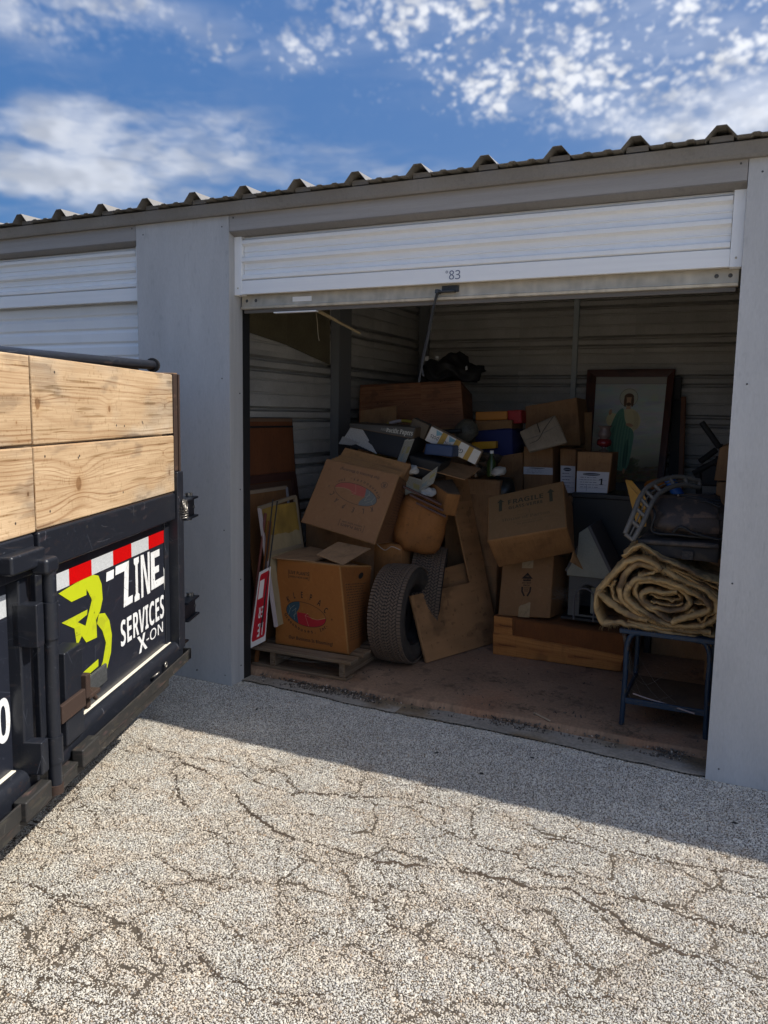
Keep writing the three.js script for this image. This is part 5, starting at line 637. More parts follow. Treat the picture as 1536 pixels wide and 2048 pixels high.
{ // bulging orange sack and thin slats above the tyres
  const g = new THREE.SphereGeometry(1, 40, 28), p = g.attributes.position; for (let i = 0; i < p.count; i++) { const v = new THREE.Vector3().fromBufferAttribute(p, i), s = Math.pow(Math.pow(Math.abs(v.x), 4) + Math.pow(Math.abs(v.y), 4) + Math.pow(Math.abs(v.z), 4), -0.25), w = 1 + 0.10 * (fbm(v.x * 3 + 5, v.y * 3 + v.z * 2, 3) - 0.5) - 0.08 * Math.max(0, 1 - Math.abs(v.x * 0.8 - v.y * 0.5 + 0.1) * 7); p.setXYZ(i, v.x * s * 0.165 * w, v.y * s * 0.19 * w, v.z * s * 0.17 * w); } g.computeVertexNormals(); g.rotateZ(-0.22).rotateY(0.5);
  single('sack', 'bulging orange brown paper sack above the second tyre', 'sack', g.translate(-1.99, 0.885, -1.13), std({ map: cardMap, color: lin(0.85, 0.52, 0.22), roughness: 0.8, bumpMap: bumpFine, bumpScale: 0.002 }));
  const sl = std({ color: lin(0.11, 0.06, 0.05), roughness: 0.85 });
  [['reddish slat lying across the orange sack', 0], ['reddish slat just below the small orange carton', 1], ['reddish slat sticking out lowest beside the sack', 2]].forEach(([lb, i]) => single('thin_slat', lb, 'slat', rbox(0.27 - i * 0.03, 0.012, 0.05, 0.003).rotateZ(-0.42).rotateY(0.35).translate(-1.92 + i * 0.025, 1.085 - i * 0.045, -0.99 - i * 0.015), sl, 'thin slats'));
}
{ // crumpled newspaper bin behind the boards
  const news = canvasTex(256, 256, (c, w, h) => { const r = rng(8); c.fillStyle = '#b5b2a6'; c.fillRect(0, 0, w, h); c.fillStyle = '#55544e'; for (let i = 0; i < 40; i++) for (let x = 6; x < 250; ) { const l = 4 + r() * 20; c.fillRect(x, 5 + i * 6, l, 2); x += l + 4; } c.fillStyle = '#8d9a9a'; c.fillRect(20, 60, 90, 70); c.fillStyle = '#a49a6a'; c.fillRect(140, 130, 90, 60); });
  const t = thing('paper_bin', 'black bin stuffed with newspaper beside the tipped plant carton', 'bin', [-1.97, 1.19, -1.2]);
  part('bin', hexG([[-0.10, 0.14, 0.10], [0.13, 0.10, 0.10], [0.09, 0, 0.08], [-0.07, 0, 0.08], [-0.10, 0.16, -0.10], [0.13, 0.12, -0.10], [0.09, 0, -0.08], [-0.07, 0, -0.08]], 3, 0.004), std({ color: lin(0.02, 0.021, 0.022), roughness: 0.6 }), t);
  const nm = std({ map: news, color: lin(0.75, 0.75, 0.72), roughness: 0.9 });
  part('newspaper', slabG([-0.13, 0.02, 0.14], [0.02, -0.01, 0.15], [0.0, -0.16, 0.17], [-0.09, -0.11, 0.16], 0.002, 0.02), nm, t); part('newspaper', slabG([0.02, 0.0, 0.14], [0.12, 0.08, 0.13], [0.09, -0.03, 0.14], [0.0, -0.09, 0.15], 0.002, 0.015), nm, t);
  for (const [x, w] of [[-0.115, 0.012], [-0.09, 0.03]]) part('magazine', slabG([x - w, 0.24, 0.10], [x + w, 0.25, 0.10], [x - 0.06 + w, 0.06, 0.13], [x - 0.06 - w, 0.05, 0.13], 0.006), nm, t);
}
{ // racket behind the black paper carton
  const t = thing('tennis_racket', 'yellow framed racket standing behind the black paper carton', 'racket', [-2.31, 1.42, -1.44]); t.rotation.set(-0.35, 0.15, 0.35);
  const el = (k) => Array.from({ length: 40 }, (_, i) => [Math.cos(i / 40 * 6.283) * 0.19 * k, Math.sin(i / 40 * 6.283) * 0.135 * k, 0]);
  const fr = part('frame', tubeG(el(1), 0.011, 90, 8, true), std({ color: lin(0.42, 0.30, 0.03), roughness: 0.4 }), t); part('grip_band', tubeG(el(1).slice(8, 12), 0.0125, 12, 8), std({ color: lin(0.5, 0.42, 0.4), roughness: 0.5 }), fr);
  const st = []; for (let i = -8; i <= 8; i++) { const x = i * 0.021, y = 0.13 * Math.sqrt(Math.max(0, 1 - (x / 0.185) ** 2)); st.push(rodG([x, -y, 0], [x, y, 0], 0.0011, 4)); } for (let i = -5; i <= 5; i++) { const y = i * 0.022, x = 0.185 * Math.sqrt(Math.max(0, 1 - (y / 0.13) ** 2)); st.push(rodG([-x, y, 0.001], [x, y, 0.001], 0.0011, 4)); }
  const s = part('strings', merge(st), std({ color: lin(0.32, 0.24, 0.14), roughness: 0.7 }), fr); s.userData = { kind: 'stuff' }; part('handle', rodG([0.19, 0, 0], [0.46, -0.06, 0], 0.016), M.black, t);
}
{ // dark bag with pale tags on the big carton
  const g = new THREE.SphereGeometry(1, 36, 24), p = g.attributes.position; for (let i = 0; i < p.count; i++) { const x = p.getX(i), y = p.getY(i), z = p.getZ(i), w = 1 + 1.0 * (fbm(x * 2.6 + 9, y * 2.6 + z * 3, 4) - 0.5); p.setXYZ(i, x * 0.27 * w, Math.max(-0.08, y * 0.11 * w + 0.03 * Math.sin(x * 7)), z * 0.17 * w); } g.computeVertexNormals();
  const t = thing('dark_bag', 'slumped black bag with pale tags on the big dark carton', 'bag', [-2.27, 1.86, -2.33]); part('bag', g, M.black, t, 0, 0.08, 0);
  const tg = std({ color: lin(0.5, 0.5, 0.5), roughness: 0.7 }); part('tag', slabG([-0.17, 0.19, 0.10], [-0.135, 0.20, 0.10], [-0.14, 0.165, 0.115], [-0.165, 0.16, 0.115], 0.003, 0.01), tg, t); part('tag', slabG([-0.07, 0.20, 0.12], [-0.04, 0.20, 0.12], [-0.045, 0.175, 0.13], [-0.07, 0.17, 0.13], 0.003, 0.01), tg, t); part('tag', slabG([0.18, 0.11, 0.12], [0.195, 0.12, 0.12], [0.2, 0.09, 0.12], [0.185, 0.085, 0.12], 0.003), tg, t);
}
single('round_pot', 'round grey pot lying beside the white taped box', 'pot', new THREE.LatheGeometry([[0, 0.075], [0.05, 0.07], [0.085, 0.03], [0.09, -0.02], [0.07, -0.06], [0.055, -0.075], [0.0, -0.07]].map((p) => new THREE.Vector2(...p)), 32).rotateZ(0.6).rotateX(0.5).translate(-1.94, 1.49, -1.85), std({ map: bumpFine, color: lin(0.20, 0.19, 0.15), roughness: 0.6 }));
{ // pile of crumpled shiny kitchen things
  const fo = std({ color: lin(0.22, 0.22, 0.22), roughness: 0.25, metalness: 0.8 });
  const t = thing('pan_stack', 'stack of shiny metal pans in dark plastic behind the cut board', 'pans', [-1.72, 1.16, -1.72]);
  for (let i = 0; i < 3; i++) part('pan', new THREE.LatheGeometry([[0, 0], [0.07, 0.0], [0.085, 0.05], [0.095, 0.052]].map((p) => new THREE.Vector2(...p)), 32).rotateZ(0.35 - i * 0.25).translate(0.02 * i - 0.02, 0.02 + i * 0.05, 0.02 * i), fo, t);
  const g = new THREE.IcosahedronGeometry(0.15, 4), p = g.attributes.position; for (let i = 0; i < p.count; i++) { const x = p.getX(i), y = p.getY(i), z = p.getZ(i), w = 1 + 0.5 * (fbm(x * 16 + 4, y * 16 + z * 9, 3) - 0.5); p.setXYZ(i, x * w * 0.9, y * w * 0.8 - 0.10, z * w * 0.6); } const sg = smoothNormals(g); part('plastic_bag', sg, std({ color: lin(0.025, 0.027, 0.024), roughness: 0.35 }), t, 0.08, 0.0, -0.02);
}
{ // little white gabled house with an arched opening
  const t = thing('toy_house', 'small white gabled toy house with arched doorway beside the rolled canvas', 'toy house', [-0.91, 0.315, -1.5]);
  const wm = std({ map: paintMap(0.62, 0.62, 0.58, 0.15, 61), color: lin(0.72, 0.72, 0.68), roughness: 0.7 }), dk = std({ color: lin(0.10, 0.095, 0.095), roughness: 0.8 });
  const gable = new THREE.Shape([[-0.135, 0.285], [0.135, 0.285], [0.135, 0.31], [-0.02, 0.60], [-0.07, 0.56], [-0.075, 0.42], [-0.135, 0.31]].map((p) => new THREE.Vector2(...p)));
  part('gable', new THREE.ExtrudeGeometry(gable, { depth: 0.03, bevelEnabled: true, bevelSize: 0.002, bevelThickness: 0.002, bevelSegments: 1 }), wm, t, 0, 0, 0.15);
  const wall = new THREE.Shape([[-0.125, 0.02], [0.125, 0.02], [0.125, 0.283], [-0.125, 0.283]].map((p) => new THREE.Vector2(...p))), hole = new THREE.Path(); hole.moveTo(-0.055, 0.03); hole.lineTo(-0.055, 0.17); hole.absarc(0.0, 0.17, 0.06, Math.PI, 0, true); hole.lineTo(0.06, 0.03); hole.lineTo(-0.055, 0.03); wall.holes.push(hole);
  const w = part('front_wall', new THREE.ExtrudeGeometry(wall, { depth: 0.02, bevelEnabled: false }), std({ color: lin(0.10, 0.10, 0.095), roughness: 0.7 }), t, 0, 0, 0.135); part('arch_trim', tubeG([[-0.058, 0.03, 0.16], [-0.058, 0.17, 0.16], [-0.04, 0.215, 0.16], [0, 0.233, 0.16], [0.045, 0.215, 0.16], [0.063, 0.17, 0.16], [0.063, 0.03, 0.16]], 0.006, 40, 6), dk, w);
  part('inner_door', boxAt(0.005, 0.055, 0.03, 0.2, 0.08, 0.09, 0.002), wm, t); part('side_wall', boxAt(-0.125, -0.11, 0.02, 0.283, -0.15, 0.134, 0.002), wm, t); part('side_wall', boxAt(0.11, 0.125, 0.02, 0.283, -0.15, 0.134, 0.002), wm, t); part('rear_wall', boxAt(-0.11, 0.11, 0.02, 0.283, -0.15, -0.135, 0.002), dk, t);
  part('roof_slope', rbox(0.355, 0.02, 0.36, 0.003).rotateZ(-1.08).translate(0.072, 0.452, 0.01), dk, t); part('roof_slope', rbox(0.30, 0.02, 0.34, 0.003).rotateZ(1.15).translate(-0.085, 0.44, -0.01), dk, t); part('base_tray', boxAt(-0.16, 0.2, 0.0, 0.018, -0.17, 0.2, 0.004), M.black, t);
}
{ // blue steel stand
  const blue = std({ map: dataTex(256, 256, (u, v) => { const n = sstep(0.62, 0.72, fbm(u * 14, v * 14, 4)), k = 0.8 + fbm(u * 40, v * 40, 2) * 0.3; return [mix(0.11 * k, 0.36, n), mix(0.22 * k, 0.31, n), mix(0.32 * k, 0.27, n)]; }), color: lin(0.75, 0.75, 0.75), roughness: 0.5, metalness: 0.1 });
  const t = thing('steel_stand', 'blue tubular steel stand under the rolled canvas', 'stand', [-0.335, 0.041, -0.60]);
  for (const sx of [-1, 1]) for (const sz of [-1, 1]) part('leg', tubeG([[sx * 0.20, 0, sz * 0.22], [sx * 0.195, 0.25, sz * 0.22], [sx * 0.19, 0.44, sz * 0.22], [sx * 0.165, 0.482, sz * 0.22], [sx * 0.13, 0.488, sz * 0.22]], 0.0135, 30, 10), blue, t);
  part('top_rail', boxAt(-0.235, 0.235, 0.478, 0.498, 0.20, 0.232, 0.005), blue, t); part('top_rail', boxAt(-0.235, 0.235, 0.478, 0.498, -0.232, -0.20, 0.005), blue, t); part('top_plate', boxAt(-0.235, 0.235, 0.495, 0.501, -0.23, 0.23, 0.002), blue, t);
  part('lower_rail', boxAt(-0.192, 0.192, 0.115, 0.145, 0.212, 0.228, 0.003), blue, t); part('lower_rail', boxAt(-0.205, -0.188, 0.115, 0.145, -0.21, 0.21, 0.003), blue, t); part('lower_rail', boxAt(0.188, 0.205, 0.115, 0.145, -0.21, 0.21, 0.003), blue, t);
  part('shelf_board', boxAt(-0.185, 0.185, 0.128, 0.136, -0.21, 0.208, 0.002), std({ map: cardMap, color: lin(0.30, 0.28, 0.27), roughness: 0.95 }), t);
  single('grey_strip', 'pale bent strip lying across the low shelf of the blue stand', 'strip', tubeG([[-0.49, 0.205, -0.40], [-0.40, 0.188, -0.40], [-0.33, 0.182, -0.39], [-0.22, 0.172, -0.36], [-0.19, 0.17, -0.35]], 0.004, 24, 6), std({ color: lin(0.34, 0.27, 0.25), roughness: 0.8 }));
}
{ // rolled canvas: folded layers seen end on
  const cv = dataTex(1024, 1024, (u, v) => { const n = fbm(u * 9, v * 9, 5) - 0.5, w = (Math.sin(u * 1024 * 0.9) + Math.sin(v * 1024 * 0.9)) * 0.02, d = sstep(0.52, 0.72, fbm(u * 5 + 7, v * 5 + 3, 4)), st = sstep(0.6, 0.75, fbm(u * 16 + 30, v * 4, 3)) * 0.16; const k = 1 + n * 0.3 + w - st; return [mix(0.66, 0.46, d) * k, mix(0.57, 0.39, d) * k, mix(0.42, 0.31, d) * k]; }, [1.6, 1.6]);
  const m = std({ map: cv, color: lin(1.1, 0.98, 0.80), roughness: 0.95, bumpMap: bumpFine, bumpScale: 0.006 });
  const t = thing('rolled_canvas', 'thick roll of tan canvas folded in layers on the blue stand', 'canvas', [-0.41, 0.545, -0.62]);
  // picture of the end, in stand-sized units: x right, y up
  const X = (x) => -0.706 + (x - 99) / 1331 * 0.584 + 0.41, Y = (y) => 0.985 - (y - 60) / 1000 * 0.452 - 0.545;
  const layer = (name, pts, th, z0, dep, seed) => {
    const c = new THREE.CatmullRomCurve3(pts.map(([x, y]) => new THREE.Vector3(X(x), Y(y), 0)), false, 'catmullrom', 0.22), n = Math.max(40, Math.round(c.getLength() / 0.008)), L = c.getSpacedPoints(n), NZ = 12, pos = [], uv = [], idx = [], K = n + 1;
    for (const s of [1, -1]) for (let j = 0; j <= NZ; j++) for (let i = 0; i <= n; i++) { const a = L[Math.max(0, i - 1)], b = L[Math.min(n, i + 1)], dx = b.x - a.x, dy = b.y - a.y, l = Math.hypot(dx, dy) || 1; const edge = j === 0 ? 0.55 : 1, tt = th * edge * (0.85 + 0.4 * fbm(i * 0.12 + seed, j * 0.2, 2)) / 2; const wob = (fbm(i * 0.06 + seed * 3, j * 0.5 + seed, 3) - 0.5) * 0.030 * Math.min(1, 0.4 + j / 3) + (fbm(i * 0.25 + seed, j * 0.9 + seed * 2, 2) - 0.5) * 0.015; pos.push(L[i].x - dy / l * (s * tt + wob), L[i].y + dx / l * (s * tt + wob), z0 - dep * j / NZ + (j < 2 ? (fbm(i * 0.09 + seed, 3, 3) - 0.5) * 0.03 : 0)); uv.push(i * 0.008, j / NZ * dep + seed); }
    const I = (s, i, j) => (s * (NZ + 1) + j) * K + i; for (let s = 0; s < 2; s++) for (let j = 0; j < NZ; j++) for (let i = 0; i < n; i++) s ? idx.push(I(s, i, j), I(s, i, j + 1), I(s, i + 1, j), I(s, i + 1, j), I(s, i, j + 1), I(s, i + 1, j + 1)) : idx.push(I(s, i, j), I(s, i + 1, j), I(s, i, j + 1), I(s, i + 1, j), I(s, i + 1, j + 1), I(s, i, j + 1)); for (let i = 0; i < n; i++) { idx.push(I(0, i, 0), I(1, i, 0), I(0, i + 1, 0), I(0, i + 1, 0), I(1, i, 0), I(1, i + 1, 0)); idx.push(I(0, i, NZ), I(0, i + 1, NZ), I(1, i, NZ), I(0, i + 1, NZ), I(1, i + 1, NZ), I(1, i, NZ)); } for (const i of [0, n]) for (let j = 0; j < NZ; j++) idx.push(I(0, i, j), I(0, i, j + 1), I(1, i, j), I(0, i, j + 1), I(1, i, j + 1), I(1, i, j));
    const g = new THREE.BufferGeometry(); g.setAttribute('position', new THREE.Float32BufferAttribute(pos, 3)); g.setAttribute('uv', new THREE.Float32BufferAttribute(uv, 2)); g.setIndex(idx); g.computeVertexNormals(); part(name, g, m, t);
  };
  layer('canvas_roll', [[1010, 585], [840, 610], [700, 600], [628, 640], [650, 720], [760, 790], [930, 800], [1080, 755], [1140, 680], [1090, 600], [1010, 555], [860, 530], [700, 495], [575, 525], [535, 610], [575, 700], [690, 790], [860, 870], [960, 930]], 0.025, 0.215, 0.36, 1);
  layer('canvas_roll', [[960, 935], [1100, 850], [1250, 790], [1330, 740], [1340, 680], [1240, 620], [1050, 530], [830, 470], [650, 455], [515, 510], [455, 620], [455, 710], [600, 810], [790, 905], [950, 960], [1270, 925], [1400, 850], [1430, 760]], 0.030, 0.225, 0.38, 2);
  layer('canvas_roll', [[1430, 760], [1430, 640], [1320, 550], [1150, 480], [960, 420], [830, 350], [700, 330], [545, 325], [440, 420], [385, 590], [400, 720], [560, 850], [740, 930], [960, 990], [1380, 985]], 0.033, 0.215, 0.38, 3);
  layer('canvas_fold', [[830, 345], [740, 285], [600, 252], [460, 285], [310, 430], [190, 580], [130, 680], [280, 800], [470, 895], [700, 945]], 0.030, 0.225, 0.38, 4);
  layer('canvas_fold', [[170, 640], [118, 700], [105, 830], [140, 960], [205, 1032], [400, 1003], [700, 1012], [1000, 1045], [1420, 1070]], 0.025, 0.232, 0.40, 5);
  layer('canvas_fold', [[380, 230], [470, 150], [585, 95], [700, 165], [860, 235], [1040, 300], [1230, 370], [1430, 430]], 0.022, 0.225, 0.40, 6);
  layer('canvas_fold', [[780, 300], [960, 360], [1150, 440], [1320, 500], [1450, 600]], 0.019, 0.20, 0.38, 7);
  layer('canvas_fold', [[560, 440], [650, 430], [760, 390], [830, 350]], 0.019, 0.205, 0.36, 8);
  layer('canvas_fold', [[970, 930], [1080, 860], [1170, 760], [1280, 900], [1390, 900]], 0.017, 0.195, 0.36, 9);
  const fr = rng(19), fray = []; for (const [pts, z] of [[[[830, 345], [960, 420], [1150, 480], [1320, 550]], 0.232], [[[205, 1032], [400, 1003], [700, 1012], [1000, 1045], [1420, 1070]], 0.24], [[[585, 95], [700, 165], [1040, 300], [1430, 430]], 0.235], [[[600, 810], [790, 905], [950, 960], [1270, 925]], 0.235]]) { const c = new THREE.CatmullRomCurve3(pts.map(([x, y]) => new THREE.Vector3(X(x), Y(y), z))); for (let i = 0; i < 110; i++) { const p = c.getPoint(fr()), a = fr() * 6.28, l = 0.006 + fr() * fr() * 0.03; fray.push(new THREE.TubeGeometry(new THREE.CatmullRomCurve3([p, p.clone().add(new THREE.Vector3(Math.cos(a) * l * 0.4, -l * 0.3, l * 0.4)), p.clone().add(new THREE.Vector3(Math.cos(a) * l * 0.6, -l, l * 0.4))]), 3, 0.0005 + fr() * 0.0006, 3)); } }
  part('frayed_threads', merge(fray), m, t).userData = { kind: 'stuff' };
  layer('canvas_fold', [[700, 640], [800, 660], [950, 690], [1050, 650], [1020, 600]], 0.014, 0.20, 0.34, 10);
  layer('canvas_fold', [[720, 720], [850, 740], [1000, 730], [1060, 690]], 0.014, 0.205, 0.34, 11);
  layer('canvas_fold', [[300, 520], [290, 640], [330, 740], [430, 800], [560, 870]], 0.018, 0.20, 0.36, 12);
  layer('canvas_fold', [[400, 300], [330, 380], [240, 490], [200, 560], [260, 600], [300, 540]], 0.018, 0.19, 0.36, 13);
  layer('canvas_fold', [[1180, 690], [1260, 680], [1350, 700], [1390, 760], [1330, 800], [1280, 900]], 0.016, 0.20, 0.34, 14);
  layer('canvas_fold', [[480, 960], [700, 985], [960, 1010], [1200, 1005], [1420, 1015]], 0.018, 0.22, 0.38, 15);
  layer('canvas_fold', [[860, 330], [1000, 350], [1200, 420], [1440, 520]], 0.016, 0.19, 0.36, 16);
}
{ // cases and basket on the canvas
  const dust = (r, g, b) => std({ map: dataTex(512, 512, (u, v) => { const n = fbm(u * 7, v * 7, 5), f = vn(u * 180, v * 180), s = sstep(0.45, 0.62, n); const k = 0.85 + f * 0.2; return [mix(0.26, 0.40, s) * k, mix(0.245, 0.35, s) * k, mix(0.24, 0.31, s) * k]; }), color: lin(r, g, b), roughness: 0.75 });
  const k = carton('dusty_case', 'flat black hard case lying on the rolled canvas', HX.caseLow, { mat: dust(0.35, 0.36, 0.38), seed: 70, bulge: 0.004, category: 'case' }), c = k.corners; part('lid_rim', hexG([v3(c[0], [-0.012, 0.022, 0.012], 1), v3(c[1], [0.0, 0.022, 0.012], 1), v3(c[1], [0.0, 0.0, 0.012], 1), v3(c[0], [-0.012, 0.0, 0.012], 1), v3(c[4], [-0.012, 0.022, 0], 1), v3(c[5], [0, 0.022, 0], 1), v3(c[5], [0, 0, 0], 1), v3(c[4], [-0.012, 0, 0], 1)], 5, 0.003), dust(0.8, 0.8, 0.8), k);
  part('latch', rbox(0.055, 0.045, 0.012, 0.004), dust(0.5, 0.52, 0.55), k, lerp3(c[0], c[1], 0.62)[0], lerp3(c[0], c[2], 0.5)[1] - 0.005, c[0][2] + 0.012);
  const b = carton('dusty_tool_case', 'rounded black tool case thick with brown dust by the right jamb', HX.caseTop, { mat: dust(1.15, 0.98, 0.86), seed: 73, bulge: 0.022, category: 'case', round: 0.03 }), d = b.corners;
  part('edge_seam', tubeG([v3(d[4], [0, 0.0, 0], 1), v3(lerp3(d[4], d[0], 0.5), [-0.012, 0.004, 0], 1), v3(d[0], [-0.012, 0.0, 0.01], 1), v3(d[3], [-0.004, 0.004, 0.012], 1), v3(lerp3(d[3], d[2], 0.4), [0, 0.0, 0.03], 1), v3(d[2], [0, 0, 0.02], 1)], 0.007, 50, 7), M.black, b);
  part('handle', tubeG([v3(lerp3(d[3], d[2], 0.30), [0, 0.01, 0.03], 1), v3(lerp3(d[3], d[2], 0.42), [0, 0.045, 0.055], 1), v3(lerp3(d[3], d[2], 0.6), [0, 0.02, 0.05], 1), v3(lerp3(d[3], d[2], 0.95), [0, 0.0, 0.04], 1)], 0.008, 30, 7), M.black, b);
  for (let i = 0; i < 3; i++) part('strap', tubeG([v3(lerp3(lerp3(d[4], d[5], 0.35 + i * 0.15), lerp3(d[0], d[1], 0.35 + i * 0.15), 0.3 + i * 0.15), [0, 0.022, 0], 1), v3(lerp3(lerp3(d[4], d[5], 0.6 + i * 0.1), lerp3(d[0], d[1], 0.6 + i * 0.1), 0.45 + i * 0.12), [0, 0.028, 0], 1), v3(lerp3(lerp3(d[4], d[5], 0.98), lerp3(d[0], d[1], 0.98), 0.5 + i * 0.14), [0, 0.012, 0], 1)], 0.005, 20, 6), M.black, b);
  part('buckle', new THREE.SphereGeometry(0.006, 8, 6), TR.bolt, b, lerp3(d[4], d[1], 0.45)[0], lerp3(d[4], d[1], 0.45)[1] + 0.035, lerp3(d[4], d[1], 0.45)[2]);
  const t = thing('laundry_basket', 'white plastic laundry basket tipped behind the dusty tool case', 'basket', [-0.47, 0.94, -0.62]), wp = std({ map: cardMap, color: lin(0.42, 0.60, 0.95), roughness: 0.6 }), O = [-0.47, 0.94, -0.62];
  const RIM = [[-0.575, 1.02, -0.42], [-0.545, 1.125, -0.47], [-0.525, 1.205, -0.54], [-0.49, 1.255, -0.62], [-0.38, 1.295, -0.78], [-0.27, 1.275, -0.86]].map((p) => sub3(p, O)), LOW = [[-0.535, 0.99, -0.42], [-0.495, 1.085, -0.47], [-0.475, 1.155, -0.53], [-0.445, 1.215, -0.62], [-0.355, 1.255, -0.76], [-0.265, 1.24, -0.84]].map((p) => sub3(p, O));
  part('rim', tubeG(RIM, 0.013, 50, 8), wp, t); part('lower_band', tubeG(LOW, 0.013, 50, 8), wp, t);
  const cr = new THREE.CatmullRomCurve3(RIM.map(V)), cl = new THREE.CatmullRomCurve3(LOW.map(V)); for (let i = 0; i <= 8; i++) { const a = cr.getPoint(i / 8), e = cl.getPoint(i / 8); part('rib', rodG(a.toArray(), e.toArray(), 0.011, 6), wp, t); } for (const s of [0.5]) { const mid = Array.from({ length: 9 }, (_, i) => cr.getPoint(i / 8).lerp(cl.getPoint(i / 8), s).toArray()); part('band', tubeG(mid, 0.004, 40, 6), wp, t); }
  part('end_wall', slabG(RIM[0], LOW[0], v3(LOW[0], [0.05, -0.03, -0.30], 1), v3(RIM[0], [0.02, -0.06, -0.30], 1), 0.006), wp, t);
}
{ // dark side table with toys
  const t = thing('side_table', 'black side table carrying the numbered carton', 'table', [-0.86, 0.041, -1.9]); const bk = std({ color: lin(0.012, 0.012, 0.013), roughness: 0.5 });
  part('table_top', boxAt(-0.26, 0.30, 1.02, 1.05, -0.2, 0.19, 0.004), bk, t); part('front_panel', boxAt(-0.25, 0.29, 0.3, 1.018, 0.15, 0.168, 0.003), bk, t); for (const sx of [-0.24, 0.28]) for (const sz of [-0.18, 0.14]) part('leg', boxAt(sx - 0.02, sx + 0.02, 0, 1.018, sz - 0.02, sz + 0.02, 0.003), bk, t);
  const lamp = thing('oil_lamp', 'small oil lamp with red bowl and glass chimney on the numbered carton', 'lamp', [-0.95, 1.368, -1.87]); part('base', new THREE.LatheGeometry([[0, 0], [0.035, 0], [0.036, 0.008], [0.014, 0.02], [0.013, 0.032]].map((p) => new THREE.Vector2(...p)), 24), TR.bolt, lamp); part('bowl', new THREE.LatheGeometry([[0.013, 0.03], [0.045, 0.045], [0.05, 0.062], [0.044, 0.085], [0.02, 0.09]].map((p) => new THREE.Vector2(...p)), 28), std({ color: lin(0.16, 0.012, 0.018), roughness: 0.2 }), lamp); part('chimney', new THREE.LatheGeometry([[0.028, 0.088], [0.042, 0.11], [0.044, 0.125], [0.034, 0.15], [0.036, 0.165], [0.05, 0.176], [0.049, 0.177], [0.034, 0.166]].map((p) => new THREE.Vector2(...p)), 28), std({ color: lin(0.16, 0.12, 0.11), roughness: 0.25 }), lamp);
  const toy = (n, lb, g, col) => single(n, lb, 'toy', g, std({ color: lin(...col), roughness: 0.45 }));
  toy('yellow_toy', 'folded bright yellow plastic toy beside the laundry basket', merge([slabG([-0.735, 1.215, -1.45], [-0.70, 1.21, -1.46], [-0.575, 1.075, -1.45], [-0.62, 1.03, -1.45], 0.02), slabG([-0.735, 1.215, -1.45], [-0.65, 1.12, -1.44], [-0.625, 0.96, -1.43], [-0.655, 0.955, -1.43], 0.02), slabG([-0.67, 1.12, -1.47], [-0.60, 1.09, -1.48], [-0.60, 0.93, -1.48], [-0.64, 0.92, -1.48], 0.03)]), [0.62, 0.30, 0.02]);
  toy('orange_toy', 'rounded orange plastic toy behind the yellow one', new THREE.SphereGeometry(0.07, 20, 14).scale(1, 0.5, 0.7).rotateZ(0.2).translate(-0.575, 1.185, -1.62), [0.38, 0.12, 0.015]);
  toy('blue_toy', 'bright blue plastic tube leaning behind the basket rim', rodG([-0.50, 1.235, -1.6], [-0.425, 1.12, -1.6], 0.034, 20), [0.01, 0.10, 0.38]);
  const pp = single('paper_scrap', 'scrap of pale paper at the edge of the black table', 'paper', slabG([-0.745, 1.125, -1.74], [-0.68, 1.125, -1.74], [-0.69, 1.095, -1.71], [-0.75, 1.097, -1.71], 0.002, 0.008), std({ color: lin(0.4, 0.38, 0.36), roughness: 0.9 }));
  stack('carton', 'plain carton beneath the toys in the right rear corner', -0.55, 0.1, 0.045, 1.05, -2.3, -1.72, [0.95, 0.84, 0.72], 82);
}
